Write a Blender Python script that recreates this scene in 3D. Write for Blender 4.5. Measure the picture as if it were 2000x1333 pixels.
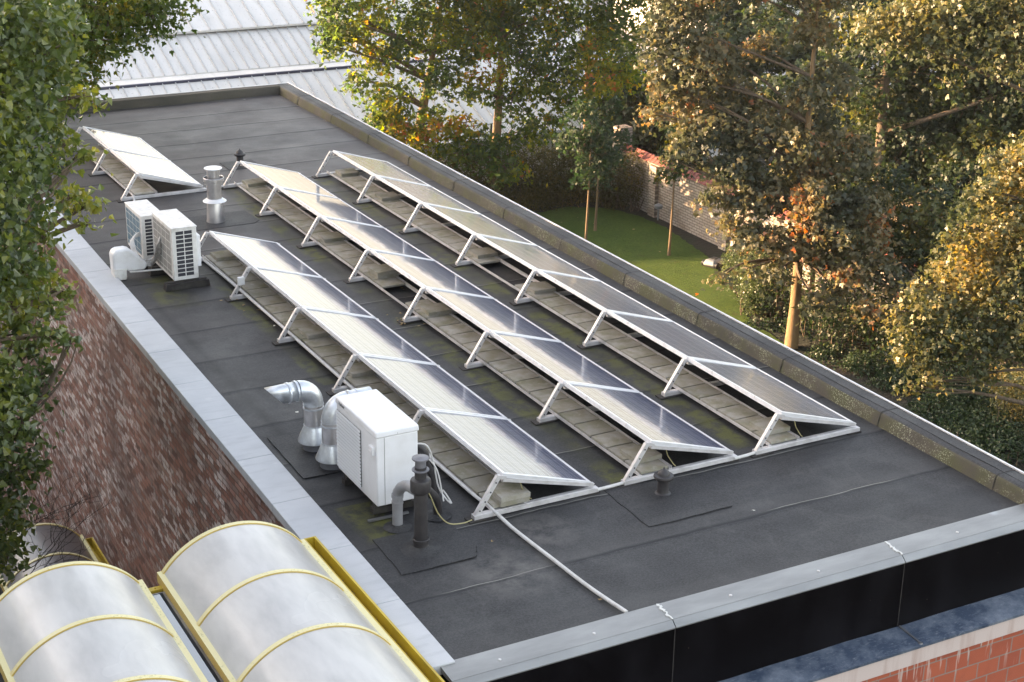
import bpy, bmesh, math, random
import numpy as np
from mathutils import Vector, Matrix, noise
R = math.radians
HAZE = .00025
random.seed(7); RNG = np.random.default_rng(7)
scn = bpy.context.scene
for o in list(bpy.data.objects): bpy.data.objects.remove(o)
COL = scn.collection

# ------------------------------------------------------------------ camera
CR = Vector((0.88020238, -0.47436366, 0.01492968)); CU = Vector((0.15715294, 0.3209984, 0.9339502)); CW = Vector((0.44782444, 0.81971894, -0.3570912))
cd = bpy.data.cameras.new("camera"); cam = bpy.data.objects.new("camera", cd); COL.objects.link(cam)
M = Matrix(((CR.x, CU.x, -CW.x), (CR.y, CU.y, -CW.y), (CR.z, CU.z, -CW.z))).to_4x4()
CAMP = Vector((-6.28962, -11.63218, 6.75767)); M.translation = CAMP
cam.matrix_world = M; cd.sensor_width = 36; cd.lens = 56.459; cd.clip_end = 2000; cd.clip_start = .1
scn.camera = cam

# ------------------------------------------------------------------ light
SUN_AZ = R(-50)      # measured from +Y towards +X
SUN_EL = R(11)
w = bpy.data.worlds.new("World"); scn.world = w; w.use_nodes = True
nt = w.node_tree; bg = nt.nodes['Background']; sky = nt.nodes.new('ShaderNodeTexSky')
sky.sky_type = 'NISHITA'; sky.sun_disc = False; sky.sun_elevation = SUN_EL; sky.sun_rotation = SUN_AZ
sky.air_density = 1.0; sky.dust_density = 2.5; sky.ozone_density = 1.0
bw = nt.nodes.new('ShaderNodeHueSaturation'); bw.inputs['Saturation'].default_value = .62   # hazy morning air
nt.links.new(sky.outputs[0], bw.inputs['Color']); tn = nt.nodes.new('ShaderNodeMix'); tn.data_type = 'RGBA'; tn.blend_type = 'MULTIPLY'; tn.inputs[0].default_value = 1; tn.inputs[7].default_value = (1.10, 1.0, .93, 1)
nt.links.new(bw.outputs[0], tn.inputs[6]); nt.links.new(tn.outputs[2], bg.inputs[0]); bg.inputs[1].default_value = 0.15
sl = bpy.data.lights.new("sun", 'SUN'); sl.energy = 5.0; sl.angle = R(0.6); sl.color = (1, .64, .35)
so = bpy.data.objects.new("sun", sl); COL.objects.link(so)
sd = Vector((math.sin(SUN_AZ) * math.cos(SUN_EL), math.cos(SUN_AZ) * math.cos(SUN_EL), math.sin(SUN_EL)))
so.rotation_euler = sd.to_track_quat('Z', 'Y').to_euler()
scn.view_settings.view_transform = 'Standard'; scn.view_settings.look = 'None'
scn.view_settings.exposure = 2.6; scn.view_settings.gamma = 1
scn.cycles.max_bounces = 6; scn.cycles.transparent_max_bounces = 8

# ------------------------------------------------------------------ node helpers
class NT:
    def __init__(s, name):
        s.m = bpy.data.materials.new(name); s.m.use_nodes = True; s.t = s.m.node_tree
        s.b = s.t.nodes['Principled BSDF']; s.out = s.t.nodes['Material Output']
        s.tc = s.t.nodes.new('ShaderNodeTexCoord')
    def n(s, ty, **k):
        x = s.t.nodes.new(ty)
        for a, v in k.items(): setattr(x, a, v)
        return x
    def lk(s, a, b):
        if isinstance(b, str): b = s.b.inputs[b]
        if hasattr(a, 'outputs'): a = a.outputs[0]
        s.t.links.new(a, b); return s
    def set(s, **k):
        for a, v in k.items():
            nm = {'col': 'Base Color', 'rough': 'Roughness', 'metal': 'Metallic', 'spec': 'Specular IOR Level', 'coat': 'Coat Weight', 'coatr': 'Coat Roughness', 'alpha': 'Alpha', 'trans': 'Transmission Weight'}[a]
            s.b.inputs[nm].default_value = (*v, 1) if isinstance(v, tuple) else v
        return s
    def mapp(s, scale=(1, 1, 1), loc=(0, 0, 0), rot=(0, 0, 0), src=None):
        mp = s.n('ShaderNodeMapping'); mp.inputs['Scale'].default_value = scale; mp.inputs['Location'].default_value = loc; mp.inputs['Rotation'].default_value = rot
        s.t.links.new(src or s.tc.outputs['Object'], mp.inputs[0]); return mp.outputs[0]
    def noise(s, scale, detail=4, vec=None, rough=.55, dist=0):
        x = s.n('ShaderNodeTexNoise'); x.inputs['Scale'].default_value = scale; x.inputs['Detail'].default_value = detail
        x.inputs['Roughness'].default_value = rough; x.inputs['Distortion'].default_value = dist
        s.t.links.new(vec or s.tc.outputs['Object'], x.inputs['Vector']); return x.outputs['Fac']
    def vor(s, scale, vec=None, feature='F1', out='Distance', rnd=1):
        x = s.n('ShaderNodeTexVoronoi'); x.feature = feature; x.inputs['Scale'].default_value = scale; x.inputs['Randomness'].default_value = rnd
        s.t.links.new(vec or s.tc.outputs['Object'], x.inputs['Vector']); return x.outputs[out]
    def ramp(s, src, stops, interp='LINEAR'):
        x = s.n('ShaderNodeValToRGB'); e = x.color_ramp; e.interpolation = interp
        while len(e.elements) < len(stops): e.elements.new(.5)
        for el, (p, c) in zip(e.elements, stops):
            el.position = p; el.color = (*c, 1) if isinstance(c, tuple) else (c, c, c, 1)
        s.t.links.new(src, x.inputs[0]); return x.outputs[0]
    def mix(s, fac, a, b, mode='MIX'):
        x = s.n('ShaderNodeMix', data_type='RGBA', blend_type=mode)
        for i, v in ((0, fac), (6, a), (7, b)):
            if isinstance(v, (int, float)): x.inputs[i].default_value = v if i == 0 else (v, v, v, 1)
            elif isinstance(v, tuple): x.inputs[i].default_value = (*v, 1)
            else: s.t.links.new(v, x.inputs[i])
        return x.outputs[2]
    def math(s, op, a, b=0.0, c=None, clamp=False):
        x = s.n('ShaderNodeMath', operation=op); x.use_clamp = clamp
        for i, v in enumerate((a, b, c)):
            if v is None: continue
            if isinstance(v, (int, float)): x.inputs[i].default_value = v
            else: s.t.links.new(v, x.inputs[i])
        return x.outputs[0]
    def sep(s, vec=None):
        x = s.n('ShaderNodeSeparateXYZ'); s.t.links.new(vec or s.tc.outputs['Object'], x.inputs[0]); return x.outputs
    def attr(s, name):
        x = s.n('ShaderNodeAttribute'); x.attribute_name = name; return x.outputs
    def bump(s, h, strength=.3, dist=.01):
        x = s.n('ShaderNodeBump'); x.inputs['Strength'].default_value = strength; x.inputs['Distance'].default_value = dist
        s.t.links.new(h, x.inputs['Height']); s.t.links.new(x.outputs[0], s.b.inputs['Normal']); return s

def simple(name, col, rough=.5, metal=0, dirt=None, dscale=3, damt=.5, bump=0, bscale=60, **k):
    t = NT(name).set(col=col, rough=rough, metal=metal, **k)
    if dirt:
        f = t.ramp(t.noise(dscale, 6), [(.42, 0.), (.7, 1.)])
        t.lk(t.mix(t.math('MULTIPLY', f, damt), col, dirt), 'Base Color')
    if bump: t.bump(t.noise(bscale, 3), bump, .004)
    return t.m

MT = {}
def mk(name, *a, **k): MT[name] = simple(name, *a, **k)
mk('aluminium', (.66, .64, .64), .42, .25, dirt=(.33, .31, .30), dscale=9)
mk('frame_metal', (.74, .74, .76), .38, .2, dirt=(.45, .44, .44), dscale=8, damt=.4)
mk('galvanised', (.70, .73, .77), .36, .75, dirt=(.36, .37, .39), dscale=12, bump=.06, bscale=25)
mk('steel', (.60, .58, .58), .32, .8, dirt=(.3, .29, .3), dscale=7, bump=.05, bscale=14)
mk('white_paint', (.80, .80, .82), .34, 0, dirt=(.60, .58, .56), dscale=5, damt=.35)
mk('white_plastic', (.78, .78, .80), .42, 0, dirt=(.5, .48, .44), dscale=7, damt=.4)
mk('old_white_paint', (.74, .73, .71), .45, 0, dirt=(.42, .38, .33), dscale=11, damt=.5)
mk('louvre_grey', (.58, .60, .63), .45); mk('louvre_back', (.07, .075, .08), .6)
mk('dark_grille', (.03, .03, .04), .6)
mk('fin_blue', (.10, .18, .24), .45, .1)
mk('fin_grey', (.26, .255, .24), .5, .1)
mk('rubber', (.022, .018, .018), .75, 0, dirt=(.08, .075, .06), dscale=9)
mk('black_pipe', (.028, .025, .027), .5, 0, dirt=(.07, .065, .065), dscale=9)
mk('grey_pipe', (.17, .17, .19), .45, .2, dirt=(.09, .08, .08), dscale=9)
mk('flue_grey', (.34, .34, .36), .4, .3, dirt=(.2, .19, .19), dscale=9)
mk('hose_foil', (.42, .41, .40), .4, .4, dirt=(.2, .17, .14), dscale=30, damt=.8, bump=.3, bscale=60)
mk('cable_white', (.62, .61, .6), .45, 0, dirt=(.35, .33, .3), dscale=14, damt=.5)
mk('cable_yellow', (.36, .32, .16), .5)
mk('zinc_flash', (.16, .16, .17), .4, .6, dirt=(.5, .5, .5), dscale=3)
mk('green_metal', (.02, .05, .03), .5)
mk('soil', (.032, .022, .017), .95, 0, dirt=(.014, .01, .008), dscale=2, bump=1, bscale=9)
mk('leaf_litter', (.30, .22, .10), .8, 0, dirt=(.14, .07, .03), dscale=25)
mk('white_scrap', (.7, .68, .6), .8)
mk('wood_stake', (.17, .115, .06), .8, 0, dirt=(.07, .06, .045), dscale=8)
mk('lamp_white', (.8, .78, .7), .4)
mk('mower_shell', (.20, .21, .22), .3)
mk('mower_dark', (.015, .015, .016), .4)
mk('seal_white', (.62, .62, .6), .7)
mk('interior_dark', (.02, .018, .018), .8)
mk('ext_render', (.6, .58, .55), .8, 0, dirt=(.45, .43, .4), dscale=1)
mk('pale_roofing', (.6, .62, .65), .5)
mk('window_dark', (.05, .06, .08), .15)
mk('rod', (.018, .012, .008), .8)

def felt(name, seams=True, top=False):
    t = NT(name); s = t.sep()
    warp = t.math('MULTIPLY', t.math('SUBTRACT', t.noise(1.3, 3), .5), .10)
    y = t.math('ADD', s[1], warp)
    big = t.noise(.35, 4, rough=.6); med = t.noise(2.2, 5); fine = t.noise(160, 2); str_ = t.noise(1, 5, t.mapp((.35, 5, 1)))
    c = t.mix(t.ramp(big, [(.35, 0.), (.65, 1.)]), (.013, .0135, .017), (.024, .0235, .026))
    c = t.mix(t.ramp(med, [(.5, 0.), (.8, .5)]), c, (.050, .049, .048))
    c = t.mix(t.ramp(str_, [(.48, 0.), (.75, .5)]), c, (.066, .064, .062))
    c = t.mix(t.ramp(fine, [(.42, 0.), (.66, .40)]), c, (.075, .074, .074), 'MIX')
    c = t.mix(t.ramp(t.vor(95), [(.0, 1.), (.35, 0.)]), c, (.02, .02, .022))
    gr = t.noise(48, 3, rough=.8); c = t.mix(t.ramp(gr, [(.50, 0.), (.62, .5)]), c, (.060, .060, .062)); c = t.mix(t.ramp(gr, [(.38, .6), (.48, 0.)]), c, (.010, .010, .011))
    if seams:
        far_pale = t.math('MULTIPLY', t.ramp(t.math('ADD', t.math('DIVIDE', s[1], 18.), t.math('MULTIPLY', t.math('SUBTRACT', t.noise(.45, 3), .5), .5)), [(.22, 0.), (.85, 1.)]), t.ramp(t.noise(1, 5, t.mapp((.4, 3.5, 1), (1, 2, 0))), [(.25, .55), (.7, 1.)]))
        c = t.mix(t.math('MULTIPLY', far_pale, .75), c, (.125, .113, .108))  # paler towards the far end: weathering plus far glare put into the colour
        fr = t.math('FRACT', t.math('DIVIDE', t.math('ADD', y, 30.12), .985))
        d = t.math('ABSOLUTE', t.math('SUBTRACT', fr, .5))       # 0 at seam
        line = t.ramp(d, [(.0, 1.), (.016, 1.), (.026, 0.)])
        c = t.mix(t.math('MULTIPLY', line, t.ramp(t.noise(1.1, 2), [(.35, .6), (.6, 1.)])), c, (.008, .008, .010))
        lane = t.ramp(fr, [(.5, 0.), (.56, .7), (.8, .15), (1., 0.)]); c = t.mix(t.math('MULTIPLY', lane, t.ramp(t.noise(1, 4, t.mapp((.5, 2, 1))), [(.3, .1), (.7, .6)])), c, (.08, .076, .074))
        ll = t.math('MULTIPLY', t.ramp(fr, [(.512, 0.), (.519, 1.), (.527, 0.)]), t.ramp(t.noise(.5, 2, t.mapp((1, 1, 1), (4, 9, 0))), [(.5, 0.), (.56, 1.)]))
        c = t.mix(t.math('MULTIPLY', ll, .8), c, (.36, .35, .31))
        ridge = t.ramp(fr, [(.44, 0.), (.5, 1.), (.56, .55), (.75, 0.)])
        # pale dried-puddle rims and damp dark areas
        wet = t.ramp(t.noise(.9, 3, t.mapp((1, .8, 1), (2.3, 7.1, 0))), [(.56, 0.), (.64, 1.)])
        c = t.mix(t.math('MULTIPLY', wet, .28), c, (.024, .025, .028))
        rim = t.ramp(t.noise(.9, 3, t.mapp((1, .8, 1), (2.3, 7.1, 0))), [(.5, 0.), (.555, 1.), (.575, 0.)])
        c = t.mix(t.math('MULTIPLY', rim, .07), c, (.16, .16, .155))
        dx = t.math('ABSOLUTE', t.math('ADD', s[0], t.math('ADD', 1.19, t.math('MULTIPLY', t.noise(.8, 1), -.0))))
        fold_shade = t.math('MULTIPLY', t.ramp(dx, [(.0, 1.), (.09, 0.)]), t.math('MULTIPLY', t.math('GREATER_THAN', s[1], 2.3), t.math('LESS_THAN', s[1], 6.9)))
        c = t.mix(t.math('MULTIPLY', fold_shade, .6), c, (.008, .008, .010))  # shade of the felt fold put into the colour as a dark line
        def spot(x0, y0, r_, soft=1.):
            u = t.math('MULTIPLY', t.math('SUBTRACT', s[0], x0), soft); v_ = t.math('SUBTRACT', s[1], y0)
            q = t.math('SQRT', t.math('ADD', t.math('MULTIPLY', u, u), t.math('MULTIPLY', v_, v_)))
            return t.ramp(t.math('DIVIDE', q, r_), [(.3, 1.), (1., 0.)])
        pn = t.ramp(t.noise(3.5, 6, rough=.7), [(.4, 0.), (.6, 1.)])
        c = t.mix(t.math('MULTIPLY', t.math('MULTIPLY', t.math('MAXIMUM', spot(-.45, -.95, .55), spot(.15, -.45, .4)), pn), .55), c, (.16, .15, .14))
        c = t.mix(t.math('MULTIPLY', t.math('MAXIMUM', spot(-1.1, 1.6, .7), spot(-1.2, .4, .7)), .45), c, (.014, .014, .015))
        # moss lines beside the three ballast rows and by the front heat pump
        mn = t.noise(5, 6, rough=.7)
        tot = None
        for x0, ya, yb, wd in ((1.40, .0, 11.8, .15), (2.95, .2, 11.6, .15), (-.20, 3.6, 8.3, .11), (-.75, 6.7, 8.0, .30), (-1.05, .0, .8, .22)):
            dx = t.math('ABSOLUTE', t.math('SUBTRACT', s[0], x0 - wd * .4))
            m = t.ramp(t.math('DIVIDE', dx, wd), [(.2, 1.), (1., 0.)])
            a = t.math('MULTIPLY', t.math('GREATER_THAN', s[1], ya), t.math('LESS_THAN', s[1], yb))
            m = t.math('MULTIPLY', m, a); tot = m if tot is None else t.math('MAXIMUM', tot, m)
        mm = t.math('MULTIPLY', t.ramp(tot, [(0., 0.), (.6, 1.)]), t.ramp(mn, [(.42, 0.), (.55, 1.)]))
        mbig = t.ramp(t.noise(1.1, 2), [(.42, .05), (.55, 1.)])
        c = t.mix(t.math('MULTIPLY', t.math('MULTIPLY', mm, mbig), .6), c, (.13, .132, .020))
        c = t.mix(t.math('MULTIPLY', tot, .3), c, (.035, .036, .014))
        rise = t.math('ADD', t.math('MULTIPLY', ridge, .55), t.math('ADD', t.math('MULTIPLY', fine, .10), t.math('MULTIPLY', med, .6)))
        t.bump(rise, .55, .02)
    else:
        t.bump(t.math('ADD', fine, t.math('MULTIPLY', med, 2)), .35, .006)
    rg = t.ramp(t.noise(1.4, 4), [(.35, .50), (.65, .66)])
    t.lk(c, 'Base Color').lk(rg, 'Roughness').set(spec=.34); return t.m
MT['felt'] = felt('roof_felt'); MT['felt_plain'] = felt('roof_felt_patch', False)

def parapet_mat(name, moss):
    t = NT(name); s = t.sep()
    c = t.mix(t.ramp(t.noise(1.2, 5), [(.3, 0.), (.7, 1.)]), (.052, .046, .038), (.095, .080, .060))
    g = t.ramp(t.noise(2.5, 6, rough=.65), [(.42, 0.), (.62, 1.)]); c = t.mix(t.math('MULTIPLY', g, moss), c, (.075, .078, .028))
    if moss > .3:
        l = t.math('MULTIPLY', t.math('MAXIMUM', t.ramp(t.vor(46), [(.18, 1.), (.30, 0.)]), t.ramp(t.noise(55, 4, rough=.8), [(.57, 0.), (.62, 1.)])), t.ramp(t.noise(2.4, 4, rough=.7), [(.44, 0.), (.56, 1.)]))
        yy = t.ramp(t.math('DIVIDE', s[1], 18.), [(.0, .85), (.45, .5), (.8, .1)])
        c = t.mix(t.math('MULTIPLY', l, yy), c, (.42, .43, .30))
    c = t.mix(t.ramp(t.noise(120, 2), [(.4, 0.), (.7, .4)]), c, (.03, .03, .025))
    t.bump(t.noise(14, 5), .4, .01).lk(c, 'Base Color').set(rough=.85); return t.m
MT['parapet_moss'] = parapet_mat('parapet_felt_mossy', .75); MT['parapet_dark'] = parapet_mat('parapet_felt_brown', .1)

t = NT('coping_stone')
c = t.mix(t.ramp(t.noise(1.6, 5), [(.3, 0.), (.7, 1.)]), (.42, .435, .46), (.53, .54, .56))
c = t.mix(t.ramp(t.noise(1, 6, t.mapp((3, 14, 3), rot=(0, 0, .7))), [(.5, 0.), (.8, .5)]), c, (.33, .34, .36))
c = t.mix(t.ramp(t.noise(3.5, 6, rough=.7), [(.62, 0.), (.75, .6)]), c, (.62, .62, .62))
t.lk(c, 'Base Color').set(rough=.55).bump(t.noise(80, 2), .12, .003); MT['coping'] = t.m

def brick(name, c1, c2, cm, bw, bh, mort, white=0., splash=(.6, .56, .53), face='x', rough=.8, bump=.6):
    t = NT(name); s = t.sep(); cx = t.n('ShaderNodeCombineXYZ')
    t.t.links.new(s[1] if face == 'x' else s[0], cx.inputs[0]); t.t.links.new(s[2], cx.inputs[1])
    b = t.n('ShaderNodeTexBrick'); b.inputs['Scale'].default_value = 1; b.inputs['Brick Width'].default_value = bw; b.inputs['Row Height'].default_value = bh
    b.inputs['Mortar Size'].default_value = mort; b.inputs['Mortar Smooth'].default_value = .15; b.inputs['Bias'].default_value = 0
    for i, v in enumerate((c1, c2, cm)): b.inputs[1 + i].default_value = (*v, 1)
    wv = t.n('ShaderNodeVectorMath', operation='ADD'); ns = t.n('ShaderNodeTexNoise'); ns.inputs['Scale'].default_value = 3
    t.t.links.new(cx.outputs[0], ns.inputs['Vector']); vm = t.n('ShaderNodeVectorMath', operation='SCALE'); vm.inputs['Scale'].default_value = .02
    t.t.links.new(ns.outputs['Color'], vm.inputs[0]); t.t.links.new(cx.outputs[0], wv.inputs[0]); t.t.links.new(vm.outputs[0], wv.inputs[1])
    t.t.links.new(wv.outputs[0], b.inputs['Vector'])
    c = b.outputs['Color']
    return t, c, b, cx

# side wall: dark red bricks, heavily speckled with pale scabs of old paint
t = NT('side_wall_brick'); s = t.sep(); BH, BW = .068, .20
wz = t.math('ADD', s[2], t.math('MULTIPLY', t.math('SUBTRACT', t.noise(2.0, 2), .5), .05))
row = t.math('FLOOR', t.math('DIVIDE', wz, BH)); fz = t.math('FRACT', t.math('DIVIDE', wz, BH))
yy = t.math('ADD', t.math('DIVIDE', s[1], BW), t.math('MULTIPLY', row, .5)); yy = t.math('ADD', yy, t.math('MULTIPLY', t.math('SUBTRACT', t.noise(9, 2), .5), .35))
colm = t.math('FLOOR', yy); fy = t.math('FRACT', yy)
cmb = t.n('ShaderNodeCombineXYZ'); t.t.links.new(row, cmb.inputs[0]); t.t.links.new(colm, cmb.inputs[1])
wn = t.n('ShaderNodeTexWhiteNoise', noise_dimensions='2D'); t.lk(cmb, wn.inputs['Vector']); sc = t.n('ShaderNodeSeparateColor'); t.lk(wn.outputs['Color'], sc.inputs[0])
c = t.ramp(sc.outputs[0], [(0., (.095, .048, .038)), (.3, (.18, .078, .055)), (.55, (.245, .11, .08)), (.8, (.28, .175, .14)), (1., (.15, .10, .085))])
zone = t.ramp(t.noise(.75, 3), [(.38, .10), (.56, 1.)])
pale = t.math('MULTIPLY', t.ramp(sc.outputs[1], [(.56, 0.), (.66, 1.)]), zone)
pale = t.math('MULTIPLY', pale, t.ramp(t.noise(11, 4, rough=.6), [(.38, 0.), (.52, 1.)]))
c = t.mix(t.math('MULTIPLY', pale, .9), c, (.55, .49, .47))
c = t.mix(t.math('MULTIPLY', t.ramp(t.noise(24, 4, rough=.7), [(.56, 0.), (.68, .8)]), zone), c, (.42, .36, .34))
ez = t.math('ABSOLUTE', t.math('SUBTRACT', fz, .5)); ey = t.math('ABSOLUTE', t.math('SUBTRACT', fy, .5))
mort = t.math('MAXIMUM', t.ramp(ez, [(.40, 0.), (.46, 1.)]), t.ramp(ey, [(.46, 0.), (.485, 1.)]))
c = t.mix(t.math('MULTIPLY', mort, .75), c, (.085, .062, .055))
c = t.mix(t.ramp(t.noise(.6, 4, t.mapp((1, 1, .6), (3, 2, 1))), [(.46, 0.), (.66, .6)]), c, (.075, .042, .034))
hsv = t.n('ShaderNodeHueSaturation'); hsv.inputs['Value'].default_value = 1.42; t.lk(c, hsv.inputs['Color']); c = hsv.outputs[0]
t.lk(c, 'Base Color').set(rough=.85).bump(t.math('ADD', t.noise(20, 4), t.math('MULTIPLY', mort, -1.2)), .9, .015); MT['brick_side'] = t.m
# orange block wall low at the front, pale drips
t, c, b, cx = brick('orange_block_brick', (.42, .105, .050), (.34, .080, .042), (.26, .20, .17), .265, .165, .007, face='y')
dr = t.math('MULTIPLY', t.ramp(t.noise(1, 3, t.mapp((26, 1, 2.2))), [(.62, 0.), (.66, 1.)]), t.ramp(t.sep()[2], [(-.0, 0.), (1., 1.)]))
dz = t.n('ShaderNodeMapRange'); dz.inputs[1].default_value = -1.35; dz.inputs[2].default_value = -.9; t.lk(t.sep()[2], dz.inputs[0])
dr = t.math('MULTIPLY', t.ramp(t.noise(1, 3, t.mapp((26, 1, 2.2))), [(.60, 0.), (.64, 1.)]), dz.outputs[0])
c = t.mix(t.math('MULTIPLY', dr, .8), c, (.62, .50, .44))
c = t.mix(t.ramp(t.noise(9, 5), [(.5, 0.), (.8, .35)]), c, (.25, .07, .04))
t.lk(c, 'Base Color').set(rough=.75).bump(b.outputs['Fac'], -.5, .006); MT['brick_orange'] = t.m
# garden wall: whitewashed bricks
t, c, b, cx = brick('whitewashed_brick', (.44, .39, .34), (.34, .29, .25), (.17, .14, .12), .30, .10, .016)
c = t.mix(t.ramp(t.noise(1.1, 5), [(.5, 0.), (.72, .75)]), c, (.17, .12, .08))
c = t.mix(t.ramp(t.noise(4, 5), [(.55, 0.), (.75, .6)]), c, (.20, .19, .13))
t.lk(c, 'Base Color').set(rough=.9).bump(b.outputs['Fac'], -.8, .02); MT['brick_white'] = t.m
mk('red_tile', (.20, .055, .042), .7, 0, dirt=(.16, .05, .04), dscale=5, damt=.7)

# solar cells (object space of a panel: x along the row 0..1.655, y across 0..0.985)
t = NT('solar_cells'); s = t.sep()
def grid(coord, pitch, off, wd):
    fr = t.math('FRACT', t.math('DIVIDE', t.math('ADD', coord, off), pitch)); d = t.math('ABSOLUTE', t.math('SUBTRACT', fr, .5))
    return t.math('GREATER_THAN', d, .5 - wd / pitch / 2)
gx = grid(s[0], .1565, -.045, .0022); gy = grid(s[1], .1565, -.023, .0045); bb = grid(s[1], .05217, -.023 - .026, .0042)
cellc = t.vor(22, out='Color'); hs = t.n('ShaderNodeSeparateColor'); t.lk(cellc, hs.inputs[0])
base = t.mix(hs.outputs[0], (.010, .016, .055), (.020, .028, .085))
ln = t.math('MAXIMUM', t.math('MAXIMUM', gx, gy), bb)
c = t.mix(t.math('MULTIPLY', ln, .75), base, (.42, .45, .55))
t.lk(c, 'Base Color').set(rough=.35, coat=1.0, coatr=.035, spec=.5)
dust = t.noise(2.2, 4); t.lk(t.ramp(dust, [(.3, .02), (.75, .10)]), 'Coat Roughness')
wv = t.noise(3.2, 3, t.mapp((1, 2.4, 1)), dist=.6); bp = t.n('ShaderNodeBump'); bp.inputs['Strength'].default_value = .06; bp.inputs['Distance'].default_value = .02
t.lk(wv, bp.inputs['Height']); t.lk(bp.outputs[0], 'Coat Normal'); MT['cells'] = t.m

# ballast paver
t = NT('concrete_paver'); oi = t.n('ShaderNodeObjectInfo')
vec = t.n('ShaderNodeVectorMath', operation='ADD'); t.lk(t.tc.outputs['Object'], vec.inputs[0]); sc_ = t.n('ShaderNodeVectorMath', operation='SCALE'); sc_.inputs['Scale'].default_value = 40
cmb = t.n('ShaderNodeCombineXYZ'); t.lk(oi.outputs['Random'], cmb.inputs[0]); t.lk(cmb.outputs[0], sc_.inputs[0]); t.lk(sc_.outputs[0], vec.inputs[1])
c = t.mix(oi.outputs['Random'], (.27, .255, .22), (.38, .36, .32))
c = t.mix(t.ramp(t.noise(7, 5, vec.outputs[0]), [(.42, 0.), (.68, .7)]), c, (.22, .195, .12))
c = t.mix(t.ramp(t.noise(3.1, 4, vec.outputs[0]), [(.5, 0.), (.7, .55)]), c, (.15, .15, .06))
c = t.mix(t.ramp(t.noise(11, 3, vec.outputs[0]), [(.6, 0.), (.75, .5)]), c, (.48, .47, .44))
t.lk(c, 'Base Color').set(rough=.85).bump(t.noise(70, 3), .15, .002); MT['paver'] = t.m

# zinc cap, fascia
t = NT('zinc_cap'); c = t.mix(t.ramp(t.noise(1, 4, t.mapp((1.4, 5, 1))), [(.3, 0.), (.7, 1.)]), (.24, .24, .235), (.36, .36, .35))
sp = t.ramp(t.vor(1.45, t.mapp((1, 1, 1), (.3, .1, 0)), rnd=.4), [(.02, .6), (.09, 0.)])
c = t.mix(sp, c, (.5, .52, .54))
t.lk(c, 'Base Color').set(rough=.38, metal=.55).bump(t.noise(3, 3), .15, .01); MT['zinc_cap'] = t.m
t = NT('fascia_black'); c = t.mix(t.ramp(t.noise(2.2, 5, t.mapp((1, 1, .4))), [(.45, 0.), (.8, 1.)]), (.0035, .0028, .0035), (.010, .009, .011))
c = t.mix(t.ramp(t.vor(5.5), [(.015, .8), (.035, 0.)]), c, (.16, .13, .10))
t.lk(c, 'Base Color').set(rough=.4, spec=.08); MT['fascia'] = t.m
t = NT('ledge_lead'); c = t.mix(t.ramp(t.noise(3, 6, rough=.7), [(.42, 0.), (.7, 1.)]), (.045, .065, .105), (.20, .23, .28))
c = t.mix(t.ramp(t.noise(14, 6, t.mapp((1, 3, 1)), rough=.75), [(.55, 0.), (.7, .6)]), c, (.33, .35, .38))
t.lk(c, 'Base Color').set(rough=.5, metal=.2).bump(t.noise(20, 4), .3, .006); MT['ledge'] = t.m
t = NT('pale_band'); c = t.mix(t.ramp(t.noise(1, 4, t.mapp((9, 1, 1.2))), [(.5, 0.), (.75, .7)]), (.60, .50, .46), (.40, .27, .22))
t.lk(c, 'Base Color').set(rough=.6); MT['band'] = t.m

# barrel glazing and yellow frame
t = NT('milky_glazing'); s = t.sep()
c = t.mix(t.ramp(t.noise(1, 6, t.mapp((7, 2, 2), rot=(0, 0, .5))), [(.40, 0.), (.75, .8)]), (.60, .59, .57), (.40, .395, .39))
c = t.mix(t.ramp(t.noise(.9, 3), [(.5, 0.), (.75, .2)]), c, (.46, .41, .35))
t.lk(c, 'Base Color').set(rough=.4, coat=.65, coatr=.2, spec=.5, alpha=.9); t.lk(t.ramp(t.noise(2, 2), [(.2, .18), (.8, .30)]), 'Coat Roughness'); MT['glazing'] = t.m
mk('glazing_dark', (.10, .095, .10), .35, 0, dirt=(.16, .14, .13), dscale=4, coat=.3, coatr=.2)
t = NT('yellow_frame'); f = t.math('MULTIPLY', t.ramp(t.noise(60, 6, t.mapp((1, .5, 1)), rough=.7), [(.55, 0.), (.64, .55)]), t.ramp(t.noise(2.6, 3), [(.46, 0.), (.58, 1.)]))
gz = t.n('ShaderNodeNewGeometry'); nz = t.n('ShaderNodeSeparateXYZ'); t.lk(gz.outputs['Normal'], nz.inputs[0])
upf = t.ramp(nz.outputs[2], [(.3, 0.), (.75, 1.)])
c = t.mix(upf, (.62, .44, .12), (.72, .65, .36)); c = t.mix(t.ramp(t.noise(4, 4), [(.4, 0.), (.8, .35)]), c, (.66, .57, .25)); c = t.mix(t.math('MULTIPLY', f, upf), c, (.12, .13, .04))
t.lk(c, 'Base Color').set(rough=.5); MT['yellow'] = t.m
t = NT('yellow_gutter'); c = t.mix(t.ramp(t.noise(3, 5), [(.4, 0.), (.7, .7)]), (.55, .40, .03), (.34, .24, .03)); t.lk(c, 'Base Color').set(rough=.5); MT['yellow_gutter'] = t.m
t = NT('channel_flashing'); t.set(col=(.30, .34, .38), rough=.08, coat=1.0); MT['flash_strip'] = t.m  # channel strip taken for pale metal flashing rather than water

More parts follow.
